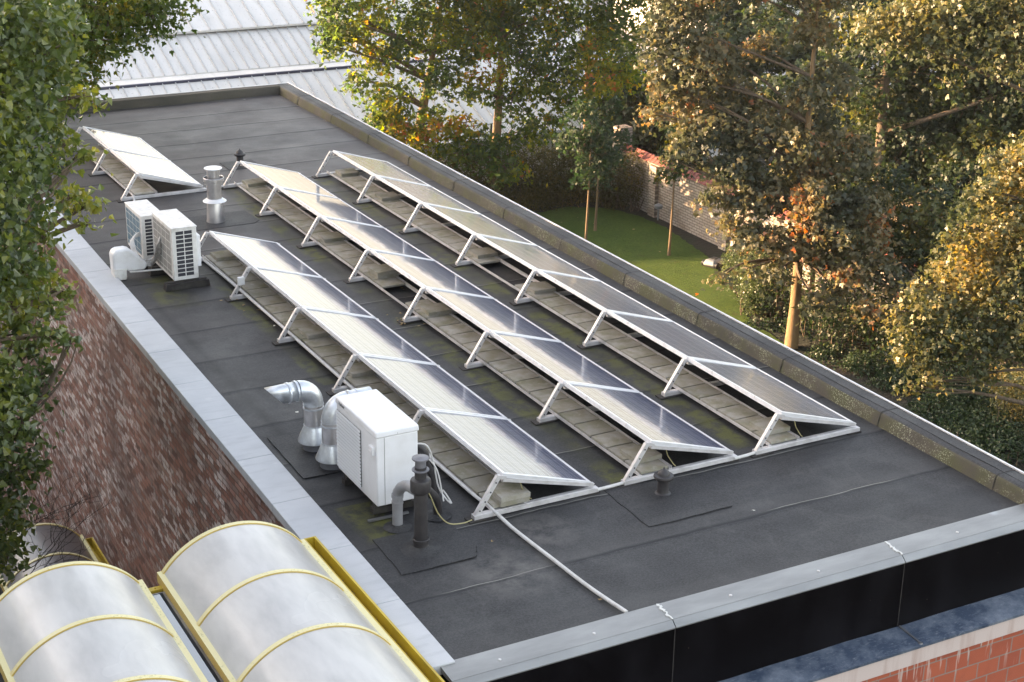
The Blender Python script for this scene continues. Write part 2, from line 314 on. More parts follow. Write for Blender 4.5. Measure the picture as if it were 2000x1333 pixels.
# metal hall roof
t = NT('hall_roof_metal'); c = t.mix(t.ramp(t.noise(1, 4, t.mapp((1.2, .15, 1))), [(.3, 0.), (.7, 1.)]), (.58, .575, .56), (.68, .67, .65))
c = t.mix(t.ramp(t.noise(1, 4, t.mapp((3, .7, 1))), [(.58, 0.), (.8, .5)]), c, (.38, .38, .37))
c = t.mix(t.ramp(t.noise(14, 2), [(.68, 0.), (.71, .7)]), c, (.18, .17, .16))
t.lk(c, 'Base Color').set(rough=.38, metal=.15); MT['hall_roof'] = t.m
mk('hall_rib_shade', (.40, .41, .42), .5)  # ribs coloured darker to stand in for the shadowed gaps beside them
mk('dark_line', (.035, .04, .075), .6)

# ground materials
t = NT('lawn_grass'); c = t.mix(t.ramp(t.noise(.5, 5), [(.35, 0.), (.65, 1.)]), (.048, .086, .015), (.078, .122, .024)); c = t.mix(t.ramp(t.noise(5, 6, rough=.75), [(.45, 0.), (.75, .75)]), c, (.10, .135, .028))
c = t.mix(t.ramp(t.noise(16, 5, rough=.8), [(.48, 0.), (.66, .8)]), c, (.025, .042, .010)); c = t.mix(t.ramp(t.noise(1.7, 4), [(.62, 0.), (.72, .6)]), c, (.06, .05, .02))
t.lk(c, 'Base Color').set(rough=.9, spec=.15).bump(t.noise(35, 5, rough=.8), 1, .05); MT['lawn'] = t.m
t = NT('ground_cover'); c = t.mix(t.ramp(t.noise(.6, 6), [(.4, 0.), (.6, 1.)]), (.014, .019, .009), (.020, .014, .010)); t.lk(c, 'Base Color').set(rough=.95).bump(t.noise(6, 6), 1, .1); MT['ground'] = t.m
mk('yard', (.30, .30, .31), .8, 0, dirt=(.2, .2, .2), dscale=.5)
def bark(name, a, b):
    t = NT(name); n1 = t.noise(1, 5, t.mapp((14, 14, 3)), rough=.7); c = t.mix(t.ramp(n1, [(.35, 0.), (.65, 1.)]), a, b)
    t.lk(c, 'Base Color').set(rough=.9).bump(n1, .8, .02); MT[name] = t.m
bark('bark_pale', (.15, .092, .042), (.23, .150, .072)); bark('bark_dark', (.07, .05, .035), (.15, .11, .07)); bark('bark_brown', (.16, .10, .05), (.27, .18, .09))

def leafmat(name, cols, gloss=.35, transl=.35, tcol=None, rough=.42):
    """cols: stops over the per-leaf tint attribute"""
    t = NT(name); a = t.attr('tint'); f = a['Fac'] if 'Fac' in a.keys() else a[2]
    c = t.ramp(f, cols)
    t.lk(c, 'Base Color').set(rough=rough, spec=gloss)
    tr = t.n('ShaderNodeBsdfTranslucent'); hc = t.n('ShaderNodeHueSaturation'); hc.inputs['Saturation'].default_value = 1.25; hc.inputs['Value'].default_value = 2.1 if tcol is None else tcol
    t.lk(c, hc.inputs['Color']); t.lk(hc.outputs[0], tr.inputs['Color'])
    mx = t.n('ShaderNodeMixShader'); mx.inputs[0].default_value = transl
    t.t.links.new(t.b.outputs[0], mx.inputs[1]); t.t.links.new(tr.outputs[0], mx.inputs[2]); t.t.links.new(mx.outputs[0], t.out.inputs[0]); MT[name] = t.m
leafmat('leaf_left', [(0., (.045, .068, .028)), (.45, (.10, .13, .040)), (.8, (.20, .21, .05)), (1., (.27, .25, .05))], .8, .35, rough=.32)
leafmat('leaf_oak', [(0., (.045, .070, .018)), (.6, (.08, .115, .025)), (.9, (.17, .16, .03)), (1., (.26, .20, .04))], .4, .45)
leafmat('leaf_mid', [(0., (.034, .058, .026)), (.5, (.070, .095, .026)), (.80, (.17, .17, .025)), (.96, (.24, .16, .03)), (1., (.28, .12, .05))], .4, .6, tcol=2.7, rough=.48)
leafmat('leaf_right', [(0., (.034, .046, .030)), (.42, (.082, .086, .045)), (.76, (.17, .142, .068)), (.95, (.29, .175, .075)), (1., (.30, .12, .05))], .5, .3, rough=.44)
leafmat('leaf_gold', [(0., (.034, .048, .022)), (.45, (.070, .082, .036)), (.85, (.17, .15, .055)), (1., (.28, .20, .06))], .5, .30, rough=.46)
leafmat('leaf_dark', [(0., (.016, .028, .015)), (.6, (.040, .058, .024)), (.88, (.10, .105, .030)), (1., (.14, .12, .03))], .45, .3, rough=.5)
leafmat('leaf_young', [(0., (.020, .040, .020)), (.7, (.038, .062, .024)), (.9, (.15, .14, .02)), (1., (.24, .18, .02))], .4, .35, rough=.5)
leafmat('leaf_hedge', [(0., (.035, .036, .014)), (.6, (.07, .066, .02)), (.9, (.12, .095, .028)), (1., (.2, .14, .05))], .3, .3)
leafmat('leaf_bush', [(0., (.045, .065, .030)), (.6, (.08, .105, .045)), (1., (.14, .16, .07))], .4, .25)
leafmat('leaf_juniper', [(0., (.020, .035, .018)), (.6, (.04, .060, .028)), (1., (.08, .10, .045))], .3, .2)

# ------------------------------------------------------------------ object helpers
def tag(o, label=None, cat=None, group=None, kind=None):
    if label: o['label'] = label
    if cat: o['category'] = cat
    if group: o['group'] = group
    if kind: o['kind'] = kind
    return o
def thing(name, label, cat, loc=(0, 0, 0), rz=0, group=None):
    o = bpy.data.objects.new(name, None); o.location = loc; o.rotation_euler = (0, 0, rz); o.empty_display_size = .2; COL.objects.link(o)
    return tag(o, label, cat, group)
class MB:
    def __init__(s): s.bm = bmesh.new(); s.mi = 0
    def _m(s, faces):
        for f in faces: f.material_index = s.mi
    def poly(s, pts):
        f = s.bm.faces.new([s.bm.verts.new(p) for p in pts]); f.material_index = s.mi; return f
    def hexa(s, p):   # 8 pts: bottom 4 ccw, top 4 ccw
        v = [s.bm.verts.new(q) for q in p]
        s._m([s.bm.faces.new([v[i] for i in q]) for q in ((3, 2, 1, 0), (4, 5, 6, 7), (0, 1, 5, 4), (1, 2, 6, 5), (2, 3, 7, 6), (3, 0, 4, 7))]); return s
    def box(s, x0, y0, z0, x1, y1, z1):
        return s.hexa([(x0, y0, z0), (x1, y0, z0), (x1, y1, z0), (x0, y1, z0), (x0, y0, z1), (x1, y0, z1), (x1, y1, z1), (x0, y1, z1)])
    def bar(s, a, b, w_, h_, up=(0, 0, 1)):
        a = Vector(a); b = Vector(b); d = (b - a).normalized(); u = Vector(up); sd_ = d.cross(u)
        if sd_.length < 1e-4: sd_ = d.cross(Vector((0, 1, 0)))
        sd_.normalize(); u = sd_.cross(d); sw = sd_ * w_ / 2; uh = u * h_ / 2
        return s.hexa([a - sw - uh, b - sw - uh, b + sw - uh, a + sw - uh, a - sw + uh, b - sw + uh, b + sw + uh, a + sw + uh])
    def tube(s, pts, rad, n=10, cap=True):
        pts = [Vector(p) for p in pts]; rr = rad if isinstance(rad, (list, tuple)) else [rad] * len(pts)
        rings = []; ref = None
        for i, p in enumerate(pts):
            d = (pts[min(i + 1, len(pts) - 1)] - pts[max(i - 1, 0)]).normalized()
            if ref is None: ref = Vector((0, 0, 1)) if abs(d.z) < .9 else Vector((1, 0, 0))
            a = (ref - d * ref.dot(d)).normalized(); b = d.cross(a); ref = a
            rings.append([s.bm.verts.new(p + (a * math.cos(k * 2 * math.pi / n) + b * math.sin(k * 2 * math.pi / n)) * rr[i]) for k in range(n)])
        for r0, r1 in zip(rings, rings[1:]):
            for k in range(n):
                f = s.bm.faces.new([r0[k], r0[(k + 1) % n], r1[(k + 1) % n], r1[k]]); f.smooth = True; f.material_index = s.mi
        if cap:
            for r_ in (rings[0], rings[-1]):
                f = s.bm.faces.new(r_); f.material_index = s.mi
        return s
    def lathe(s, cx, cy, prof, n=24, cz=0):   # prof: (r,z)
        rings = [[s.bm.verts.new((cx + max(r_, 1e-4) * math.cos(k * 2 * math.pi / n), cy + max(r_, 1e-4) * math.sin(k * 2 * math.pi / n), cz + z)) for k in range(n)] for r_, z in prof]
        for r0, r1 in zip(rings, rings[1:]):
            for k in range(n):
                f = s.bm.faces.new([r0[k], r0[(k + 1) % n], r1[(k + 1) % n], r1[k]]); f.smooth = True; f.material_index = s.mi
        return s
    def prism(s, prof, a, b):  # prof list (u,v) with callable placement a/b: functions -> 3D
        va = [s.bm.verts.new(a(*q)) for q in prof]; vb = [s.bm.verts.new(b(*q)) for q in prof]; n = len(prof)
        for k in range(n): s._m([s.bm.faces.new([va[k], va[(k + 1) % n], vb[(k + 1) % n], vb[k]])])
        s._m([s.bm.faces.new(va[::-1]), s.bm.faces.new(vb)]); return s
    def done(s, name, mats, parent=None, bevel=0, loc=None, sharp=None):
        me = bpy.data.meshes.new(name); bmesh.ops.recalc_face_normals(s.bm, faces=s.bm.faces); s.bm.to_mesh(me); s.bm.free()
        for m in (mats if isinstance(mats, (list, tuple)) else [mats]): me.materials.append(MT[m] if isinstance(m, str) else m)
        o = bpy.data.objects.new(name, me); COL.objects.link(o)
        if parent: o.parent = parent
        if loc is not None: o.location = loc
        if bevel:
            b = o.modifiers.new('bevel', 'BEVEL'); b.width = bevel; b.segments = 2; b.limit_method = 'ANGLE'; b.angle_limit = R(35)
            for p in me.polygons: p.use_smooth = True
            try: me.set_sharp_from_angle(angle=R(32))
            except Exception: pass
        elif any(p.use_smooth for p in me.polygons):
            try: me.set_sharp_from_angle(angle=R(40))
            except Exception: pass
        return o
def copy_tree(o, parent=None):
    c = o.copy(); COL.objects.link(c)
    if parent: c.parent = parent
    for ch in list(o.children): copy_tree(ch, c)
    return c
def arc(c, r, a0, a1, n, ux, uy):
    c = Vector(c); ux = Vector(ux); uy = Vector(uy)
    return [c + ux * r * math.cos(R(a0 + (a1 - a0) * k / n)) + uy * r * math.sin(R(a0 + (a1 - a0) * k / n)) for k in range(n + 1)]

# ------------------------------------------------------------------ the ground
b = MB(); b.poly([(-150, -60, -10), (260, -60, -10), (260, 320, -10), (-150, 320, -10)]); tag(b.done('ground', 'ground'), kind='structure')
def ragged(pts):
    out = []
    for (x0, y0), (x1, y1) in zip(pts, pts[1:] + pts[:1]):
        n = max(1, int(math.hypot(x1 - x0, y1 - y0) / .12))
        for k in range(n): out.append((x0 + (x1 - x0) * k / n + random.uniform(-.05, .05), y0 + (y1 - y0) * k / n + random.uniform(-.05, .05)))
    return out
b = MB(); b.poly([(p[0], p[1], -9.98) for p in ragged([(6, 38.3), (6, 10), (20.5, 10), (21.3, 14), (21.6, 17), (21.4, 20.5), (21.7, 22.2), (21.98, 25.15), (22.58, 26.29), (23.38, 28.08), (24.56, 31.09), (25.13, 34.47), (25.02, 36.02), (24.56, 37.43), (23.28, 38.26), (22.08, 38.08), (20, 38.2)])][::-1])
tag(b.done('lawn', 'lawn'), kind='structure')
b = MB(); b.poly([(26.5, 43, -9.985), (120, 43, -9.985), (140, 200, -9.985), (26.5, 200, -9.985)]); tag(b.done('paved_yard', 'yard'), kind='structure')

# ------------------------------------------------------------------ the flat-roofed building
X0n, X0f = -1.53, -1.30      # inner coping edge near (y=-2.05) / far (y=11)
XR0, XR1 = 4.44, 4.50        # inner foot of right parapet near / far
YN, YF = -2.06, 17.78
def xl(y): return X0n + (X0f - X0n) * (y + 2.05) / 13.05 if y < 11 else X0f + (y - 11) * .01
def xr(y): return XR0 + (XR1 - XR0) * (y + 2) / 19.8
bld = thing('flat_roofed_building', 'flat-roofed building with black felt roof carrying the solar panels', 'building', (0, 0, 0))
b = MB(); NY = 120; NX = 40; vs = []
for j in range(NY + 1):
    y = YN + (YF - YN) * j / NY; row = []
    for i in range(NX + 1):
        x = xl(y) - .02 + (xr(y) + .04 - xl(y)) * i / NX
        z = .012 * (noise.noise(Vector((x * .7, y * .7, 3))) )
        dxc = x + 1.19 + .03 * math.sin(y * 1.7)                # long soft fold of the felt near the coping
        z += .018 * math.exp(-(dxc / .05) ** 2) * (1 if 2.2 < y < 7.2 else 0) * min(1, abs(y - 2.2), abs(7.2 - y)) if True else 0
        row.append(b.bm.verts.new((x, y, z - .006)))
    vs.append(row)
for j in range(NY):
    for i in range(NX):
        f = b.bm.faces.new([vs[j][i], vs[j][i + 1], vs[j + 1][i + 1], vs[j + 1][i]]); f.smooth = True
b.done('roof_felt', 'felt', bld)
# coping slabs on the left edge
seams = [-2.1, -1.04, .0, 1.05, 2.08, 3.14, 4.21, 5.25, 6.31, 7.35, 8.42, 9.44, 10.5, 11.55, 12.6, 13.65, 14.7, 15.75, 16.8, 17.9]
CW_ = .375
def xo(y): return xl(y) - CW_ + max(0, (y - 5)) * .0 - .0
for y0, y1 in zip(seams, seams[1:]):
    b = MB(); g = .004
    b.hexa([(xo(y0), y0 + g, -.045), (xl(y0), y0 + g, -.045), (xl(y1), y1 - g, -.045), (xo(y1), y1 - g, -.045), (xo(y0), y0 + g, .045), (xl(y0), y0 + g, .045), (xl(y1), y1 - g, .045), (xo(y1), y1 - g, .045)])
    b.done('coping_slab', 'coping', bld, bevel=.006)
# side wall of brick (slightly behind the coping lip)
b = MB()
p = [(xo(-2.0) + .05, -2.0), (xo(18.) + .05, 18.), (xo(18.) + .3, 18.), (xo(-2.) + .3, -2.0)]
b.hexa([(x, y, -10.2) for x, y in p] + [(x, y, -.047) for x, y in p]); b.done('brick_wall', 'brick_side', bld)
b = MB(); b.box(-1.5, YF + .02, -10.2, 4.47, YF + .18, -.05); b.box(4.48, -2.0, -10.2, 4.70, YF + .2, -.05); b.done('rear_wall', 'ext_render', bld)
b = MB(); b.box(-1.45, -1.98, -1., 4.44, YF, -.16); b.done('roof_slab', 'interior_dark', bld)
# right parapet: sections with seams
def par_prof(): return [(-.01, -.02), (.004, .03), (.018, .105), (.034, .138), (.06, .150), (.15, .152), (.265, .149), (.272, .12), (.272, -.02)]
yj = [-2.055] + [-1.65 + 1.675 * k for k in range(0, 12)] + [YF + .2]
for y0, y1 in zip(yj, yj[1:]):
    b = MB(); k = [.012 * random.uniform(-1, 1) for _ in range(9)]
    nseg = 6; rings = []
    for s_ in range(nseg + 1):
        y = y0 + (y1 - y0) * s_ / nseg; e = .005 if s_ in (0,) else 0
        rings.append([b.bm.verts.new((xr(y) + u_ - e * (u_ < .04) + .006 * noise.noise(Vector((y * 2, u_ * 9, 1))), y, v_ + .010 * noise.noise(Vector((y * 1.5, u_ * 4, 5))))) for u_, v_ in par_prof()])
    for a_, c_ in zip(rings, rings[1:]):
        for i in range(8):
            f = b.bm.faces.new([a_[i], a_[i + 1], c_[i + 1], c_[i]]); f.smooth = True; f.material_index = 0 if i < 3 else 1
    o = b.done('parapet_section', ['parapet_moss', 'felt_plain'], bld)
for y0 in yj[1:-1]:      # lapped felt joints
    b = MB(); pr = par_prof()
    for i in range(7):
        (u0, v0), (u1, v1) = pr[i], pr[i + 1]
        b.hexa([(xr(y0) + u0 - .004, y0 - .006, v0 + .002), (xr(y0) + u0 - .004, y0 + .006, v0 + .002), (xr(y0) + u1 - .004, y0 + .006, v1 + .002), (xr(y0) + u1 - .004, y0 - .006, v1 + .002),
                (xr(y0) + u0 - .006, y0 - .004, v0 + .005), (xr(y0) + u0 - .006, y0 + .004, v0 + .005), (xr(y0) + u1 - .006, y0 + .004, v1 + .005), (xr(y0) + u1 - .006, y0 - .004, v1 + .005)])
    b.done('parapet_joint', 'rubber', bld)
b = MB()
for k in range(40):
    y = -2.05 + (YF + 2.2) * k / 40; y2 = -2.05 + (YF + 2.2) * (k + 1) / 40
    b.bar((xr(y) + .12 + .006 * math.sin(k * 2.1), y, .154), (xr(y2) + .12 + .006 * math.sin(k * 2.1 + 2.1), y2, .154), .009, .005)
b.done('parapet_seam', 'felt_plain', bld)
b = MB(); b.hexa([(xr(-2.05) + .274, -2.05, .09), (xr(-2.05) + .288, -2.05, .09), (xr(YF) + .288, YF + .21, .09), (xr(YF) + .274, YF + .21, .09), (xr(-2.05) + .268, -2.05, .162), (xr(-2.05) + .288, -2.05, .162), (xr(YF) + .288, YF + .21, .162), (xr(YF) + .268, YF + .21, .162)])
b.done('edge_trim', 'frame_metal', bld)
# far parapet
b = MB(); rings = []
for s_ in range(25):
    x = -1.7 + (6.48) * s_ / 24
    rings.append([b.bm.verts.new((x, YF - .02 + v, z + .008 * noise.noise(Vector((x, v, 2))))) for v, z in ((0, -.02), (.015, .12), (.04, .148), (.2, .15), (.21, -.02))])
for a_, c_ in zip(rings, rings[1:]):
    for i in range(4): b.bm.faces.new([a_[i], a_[i + 1], c_[i + 1], c_[i]]).smooth = True
b.done('far_parapet', 'parapet_dark', bld)
b = MB(); b.bar((-1.7, YF + .2, .135), (4.79, YF + .2, .135), .02, .05); b.done('edge_trim', 'frame_metal', bld)
# near edge: zinc cap, fascia, ledge, band, block wall
XE = 4.80
jx = [-1.66, .34, 2.755, XE]
for x0, x1 in zip(jx, jx[1:]):
    b = MB(); g = .004
    b.hexa([(x0 + g, -2.29, -.02), (x1 - g, -2.29, -.02), (x1 - g, YN + .0, -.02), (x0 + g, YN, -.02), (x0 + g, -2.29, .012), (x1 - g, -2.29, .012), (x1 - g, YN, .034), (x0 + g, YN, .034)])
    b.hexa([(x0 + g, -2.345, -.045), (x1 - g, -2.345, -.045), (x1 - g, -2.292, -.02), (x0 + g, -2.292, -.02), (x0 + g, -2.345, -.035), (x1 - g, -2.345, -.035), (x1 - g, -2.292, .010), (x0 + g, -2.292, .010)])
    b.done('zinc_cap', 'zinc_cap', bld)
    b = MB(); b.box(x0 + .003, -2.33, -.70, x1 - .003, -2.30, -.046); b.done('fascia_panel', 'fascia', bld)
for x in jx[1:-1]:
    b = MB()
    for k in range(9):
        b.bar((x + random.uniform(-.012, .012), -2.29 + k * .025, .016 + k * .0022), (x + random.uniform(-.012, .012), -2.265 + k * .025, .018 + k * .0022), random.uniform(.012, .03), .008)
    b.done('seal_joint', 'seal_white', bld)
    b = MB(); b.box(x - .004, -2.336, -.68, x + .004, -2.331, -.05); b.done('fascia_joint', 'rubber', bld)
for k, x in enumerate([-1.2, -.35, .98, 1.9, 3.48, 4.4]):
    b = MB(); b.lathe(x, -2.2, [(.014, 0), (.013, .008), (.005, .012), (.0, .012)], 10, .018); b.done('cap_screw', 'aluminium', bld)
b = MB(); n = 60
for i in range(n):
    x0 = -1.66 + (XE + 1.66) * i / n; x1 = -1.66 + (XE + 1.66) * (i + 1) / n
    def zz(x): return -.685 + .012 * noise.noise(Vector((x * 1.6, 0, 0)))
    b.hexa([(x0, -2.62, -.76), (x1, -2.62, -.76), (x1, -2.30, -.76), (x0, -2.30, -.76), (x0, -2.62, -.735), (x1, -2.62, -.735), (x1, -2.334, zz(x1)), (x0, -2.334, zz(x0))])
b.done('lead_ledge', 'ledge', bld)
b = MB(); b.bar((2.77, -2.34, -.684), (2.80, -2.60, -.730), .02, .012); b.lathe(2.80, -2.59, [(.025, 0), (.02, .012), (.0, .014)], 10, -.735); b.done('ledge_joint', 'zinc_flash', bld)
b = MB(); b.box(-1.66, -2.60, -.93, XE, -2.32, -.762); b.done('pale_band', 'band', bld)
b = MB(); b.box(-1.66, -2.57, -10.2, XE, -2.31, -.932); b.done('block_wall', 'brick_orange', bld)
# felt patches round the roof penetrations
def patch(pts, z=.004):
    b = MB(); top = []; P = []
    for (x0, y0), (x1, y1) in zip(pts, pts[1:] + pts[:1]):
        for k in range(6):
            t_ = k / 6; P.append((x0 + (x1 - x0) * t_ + random.uniform(-.008, .008), y0 + (y1 - y0) * t_ + random.uniform(-.008, .008)))
    lo = [b.bm.verts.new((x, y, -.004)) for x, y in P]; hi = [b.bm.verts.new((x, y, z + .0005)) for x, y in P]
    for i in range(len(P)): b.bm.faces.new([lo[i], lo[(i + 1) % len(P)], hi[(i + 1) % len(P)], hi[i]])
    b.bm.faces.new(hi); return b.done('felt_patch', 'felt_plain', bld)
patch([(1.06, -.83), (1.98, -.82), (2.01, -.10), (1.08, .0)])
patch([(.25, 9.72), (1.1, 9.72), (1.22, 9.85), (1.19, 10.4), (.3, 10.4)])
patch([(-1.30, -.62), (-.60, -.62), (-.5, -.45), (-.52, .05), (-1.28, .08)])
patch([(-1.36, 1.5), (-.7, 1.5), (-.68, 2.5), (-1.34, 2.55)])
patch([(1.75, 12.7), (2.3, 12.7), (2.3, 13.2), (1.75, 13.2)])

for k in range(26):
    x, y = random.uniform(15, 24), random.uniform(23, 37.5)
    a = random.uniform(0, 6); q = random.uniform(.05, .09); b = MB(); b.poly([(x, y, -9.96), (x + q * math.cos(a), y + q * math.sin(a), -9.95), (x + q * math.cos(a + .8) * 1.3, y + q * math.sin(a + .8) * 1.3, -9.94), (x + q * math.cos(a + 1.6), y + q * math.sin(a + 1.6), -9.95)])
    tag(b.done('fallen_leaf', 'leaf_litter'), 'one of the pale fallen leaves scattered on the lawn', 'leaf', 'fallen leaves on the lawn')

# ------------------------------------------------------------------ solar arrays
TILT = R(17.2); ZLO = .114; PW = .992; PITCH = 1.675; ST, CT = math.sin(TILT), math.cos(TILT); ZHI = ZLO + PW * ST
def make_panel():
    # local: x along row 0..1.655, y across (0 = high edge .. .992 = low edge), z up out of the panel
    L = 1.658; F = .034
    b = MB()
    for a_ in ((0, 0, -.04, L, F, 0), (0, PW - F, -.04, L, PW, 0), (0, F + .0005, -.04, F, PW - F - .0005, 0), (L - F, F + .0005, -.04, L, PW - F - .0005, 0)): b.box(*a_)
    b.box(F, F, -.036, L - F, PW - F, -.012)
    fr = b.done('solar_panel', 'frame_metal')
    b = MB(); b.poly([(F, F, -.012), (L - F, F, -.012), (L - F, PW - F, -.003), (F, PW - F, -.003)]); b.done('cell_glass', 'cells', fr)
    b = MB()
    for x in (.45, 1.2): b.box(x, -.004, -.020, x + .012, 0, .006)
    b.done('clip', 'aluminium', fr)
    return fr
def make_support():
    s = MB(); s.box(-.30, -.035, .008, 1.02, .035, .045); s.box(-.27, -.02, .045, .98, .0, .052)
    root = s.done('support_frame', 'aluminium')
    b = MB(); b.box(-.36, -.06, -.004, -.10, .06, .008); b.done('rubber_pad', 'rubber', root)
    b = MB(); b.box(.86, -.05, -.004, 1.03, .05, .008); b.done('rubber_pad', 'rubber', root)
    lg = MB(); lg.bar((-.275, 0, .03), (-.045, 0, ZHI - .025), .038, .045); lg.bar((-.06, 0, ZHI - .022), (.03, 0, ZHI - .05), .04, .03); lg.done('leg', 'aluminium', root)
    for k in (.15, .38, .62, .86):
        x = -.275 + .23 * k; z = .03 + (ZHI - .055) * k; b = MB()
        b.lathe(0, 0, [(.008, 0), (.008, .004), (0, .004)], 8)
        bmesh.ops.transform(b.bm, matrix=Matrix.Translation((x - .0, -.0215, z)) @ Matrix.Rotation(R(90), 4, 'X'), verts=b.bm.verts[:])
        b.done('bolt', 'dark_grille', root)
    b = MB(); b.bar((.0, 0, ZHI - .065), (.975, 0, ZLO - .055 + .02), .036, .034); b.done('tilt_rail', 'aluminium', root)
    return root
P0 = make_panel(); S0 = make_support()
used = [False, False]
def place(proto, i, parent, loc, rot=None):
    o = proto if not used[i] else copy_tree(proto); used[i] = True
    o.parent = parent; o.location = loc
    if rot is not None: o.rotation_euler = rot
    return o
# panel local->array: local x -> +y array (from low y), local y -> +x down tilt
PR = Matrix(((0, CT, ST), (1, 0, 0), (0, -ST, CT))).to_euler()
# that matrix is left-handed when built naively: use x->-y instead
PR = Matrix(((0, CT, ST), (-1, 0, 0), (0, -ST, CT))).to_euler()
ARR = []
def solar_array(x0, y0, n, label):
    root = thing('solar_array', label, 'solar array', (x0, y0, 0), 0, 'tilted solar panel rows on the felt roof')
    for k in range(n):
        dz = random.uniform(-.0015, .0015)
        place(P0, 0, root, (0, (k + 1) * PITCH - .0085, ZHI + dz), PR)
    for k in range(n + 1): place(S0, 1, root, (0, k * PITCH + (.02 if k == 0 else (-.02 if k == n else 0)), 0))
    for xx in (-.105, .245):
        b = MB(); b.box(xx - .016, .02, .052, xx + .016, n * PITCH - .02, .058); b.box(xx - .016, .02, .058, xx - .011 if xx < 0 else xx - .010, n * PITCH - .02, .085)
        if xx > 0: b.box(xx + .010, .02, .058, xx + .016, n * PITCH - .02, .085)
        b.done('ballast_rail', 'aluminium', root)
    ARR.append(root); return root
solar_array(0, 0, 5, 'left front row of five tilted solar panels behind the white heat pump')
solar_array(1.607, 0, 7, 'middle row of seven tilted solar panels starting by the black mushroom vent')
solar_array(3.155, 0, 7, 'right row of seven tilted solar panels beside the mossy parapet')
solar_array(-.005, 11.65, 2, 'short far row of two glaring white solar panels near the left tree')

# ballast pavers
b = MB(); b.box(-.155, -.1485, 0, .155, .1485, .024); PV = b.done('paver', 'paver'); b = MB(); b.box(-.15, -.146, 0, .15, .146, .045); PV2 = b.done('paver', 'paver'); PVM2 = PV2.data; bpy.data.objects.remove(PV2); pv_used = False
for q_ in PV.data.polygons: q_.use_smooth = False
def paver(x, y, z, label, group, rz=0, thick=False):
    global pv_used
    o = PV if not pv_used else PV.copy()
    if pv_used: COL.objects.link(o)
    pv_used = True
    if thick: o.data = PVM2
    o.location = (x, y, z); o.rotation_euler = (0, 0, rz); tag(o, label, 'paver', group); return o
rows = [(0, 0, 8.375, 'under the left front panel row', [], [(8.15, 2), (4.92, 2), (3.6, 2), (.12, 3)]),
        (1.607, 0, 11.72, 'under the middle panel row', [(5.38, 6.1)], [(11.45, 2), (8.3, 2), (6.55, 3), (5.0, 2), (.35, 2)]),
        (3.155, 0, 11.72, 'under the right panel row', [(5.5, 6.28)], [(11.4, 2), (9.85, 2), (6.75, 2), (5.15, 2), (.33, 2)]),
        (-.005, 11.65, 15., 'under the far two-panel row', [], [])]
cnt = 0
for x0, ya, yb, nm, gaps, st in rows:
    y = ya + .18
    while y < yb - .1:
        if not any(g0 < y < g1 for g0, g1 in gaps) and all(abs((y - ya) % PITCH - 0) > -1 for _ in (0,)):
            paver(x0 + .070 + random.uniform(-.004, .004), y, .0595, 'grey mossy concrete paver lying flat ' + nm, 'flat ballast pavers ' + nm, random.uniform(-.012, .012))
        y += .32
    for ys, lv in st:
        for l in range(1, lv):
            paver(x0 + .115 + random.uniform(-.015, .015), ys, .0845 + (l - 1) * .0465, 'raised concrete paver stacked on the flat ones ' + nm, 'stacked upper pavers ' + nm, random.uniform(-.05, .05), True)

# conduits and cables
def cable(name, pts, r_, m, label, cat='conduit', n=8, smooth=True):
    b = MB()
    if smooth and len(pts) > 2:
        P = [Vector(p) for p in pts]; out = []
        for i in range(len(P) - 1):
            a0 = P[max(i - 1, 0)]; a1 = P[i]; a2 = P[i + 1]; a3 = P[min(i + 2, len(P) - 1)]
            for k in range(6):
                t_ = k / 6; out.append(.5 * ((2 * a1) + (-a0 + a2) * t_ + (2 * a0 - 5 * a1 + 4 * a2 - a3) * t_ ** 2 + (-a0 + 3 * a1 - 3 * a2 + a3) * t_ ** 3))
        pts = out + [P[-1]]
    b.tube(pts, r_, n); o = b.done(name, m)
    if label: tag(o, label, cat)
    return o
cable('cable_conduit', [(-.12, 8.6, .02), (-.135, 6.7, .075), (-.135, 3.3, .075), (-.135, .6, .075), (-.10, .1, .06), (-.07, -.33, .018), (-.035, -.97, .018), (0, -1.55, .018), (.05, -2.05, .03)], .017, 'cable_white', 'long pale conduit running beside the left front row down to the front edge')
cable('cable_conduit', [(1.0, -.01, .03), (1.2, .01, .022), (1.34, .01, .03)], .016, 'cable_white', 'short white conduit bridging the left front row and the middle row')
cable('cable_conduit', [(2.58, -.02, .03), (2.75, .0, .022), (2.9, .01, .03)], .016, 'cable_white', 'short white conduit bridging the middle row and the right row')
cable('cable_conduit', [(-.10, 11.75, .04), (-.25, 11.0, .02), (-.45, 9.9, .02), (-.62, 9.2, .03)], .016, 'cable_white', 'thin conduit from the far row to the air conditioners')
cable('cable_conduit', [(.98, 11.66, .03), (1.15, 11.7, .02), (1.33, 11.72, .03)], .018, 'cable_white', 'short conduit bridging the far row and the middle row behind the steel chimney')
for y_, k in ((.06, 0), (.06, 1), (.06, 2)):
    x0 = (0, 1.607, 3.155)[k]
    cable('hanging_wire', [(x0 + .2, y_, .30), (x0 + .22, y_ - .01, .2), (x0 + .27, y_ + .01, .13), (x0 + .31, y_, .07), (x0 + .33, y_, .055)], .005, 'cable_yellow', ['thin yellowish wire hanging at the front end of the left front row', 'thin yellowish wire hanging at the front end of the middle row', 'thin yellow-green wire hanging at the front end of the right row'][k], 'wire')

for k, root in enumerate(ARR):
    n_ = (5, 7, 7, 2)[k]; b = MB()
    for q in range(n_ * 2):
        y0 = (q + .1) * PITCH / 2; dd = random.uniform(.02, .07); b.tube([(.10, y0, ZHI - .085), (.12, y0 + .25, ZHI - .09 - dd), (.13, y0 + .5, ZHI - .09 - dd * .8), (.10, y0 + .74, ZHI - .085)], .004, 4)
    b.done('string_cable', 'rubber', root)['kind'] = 'stuff'

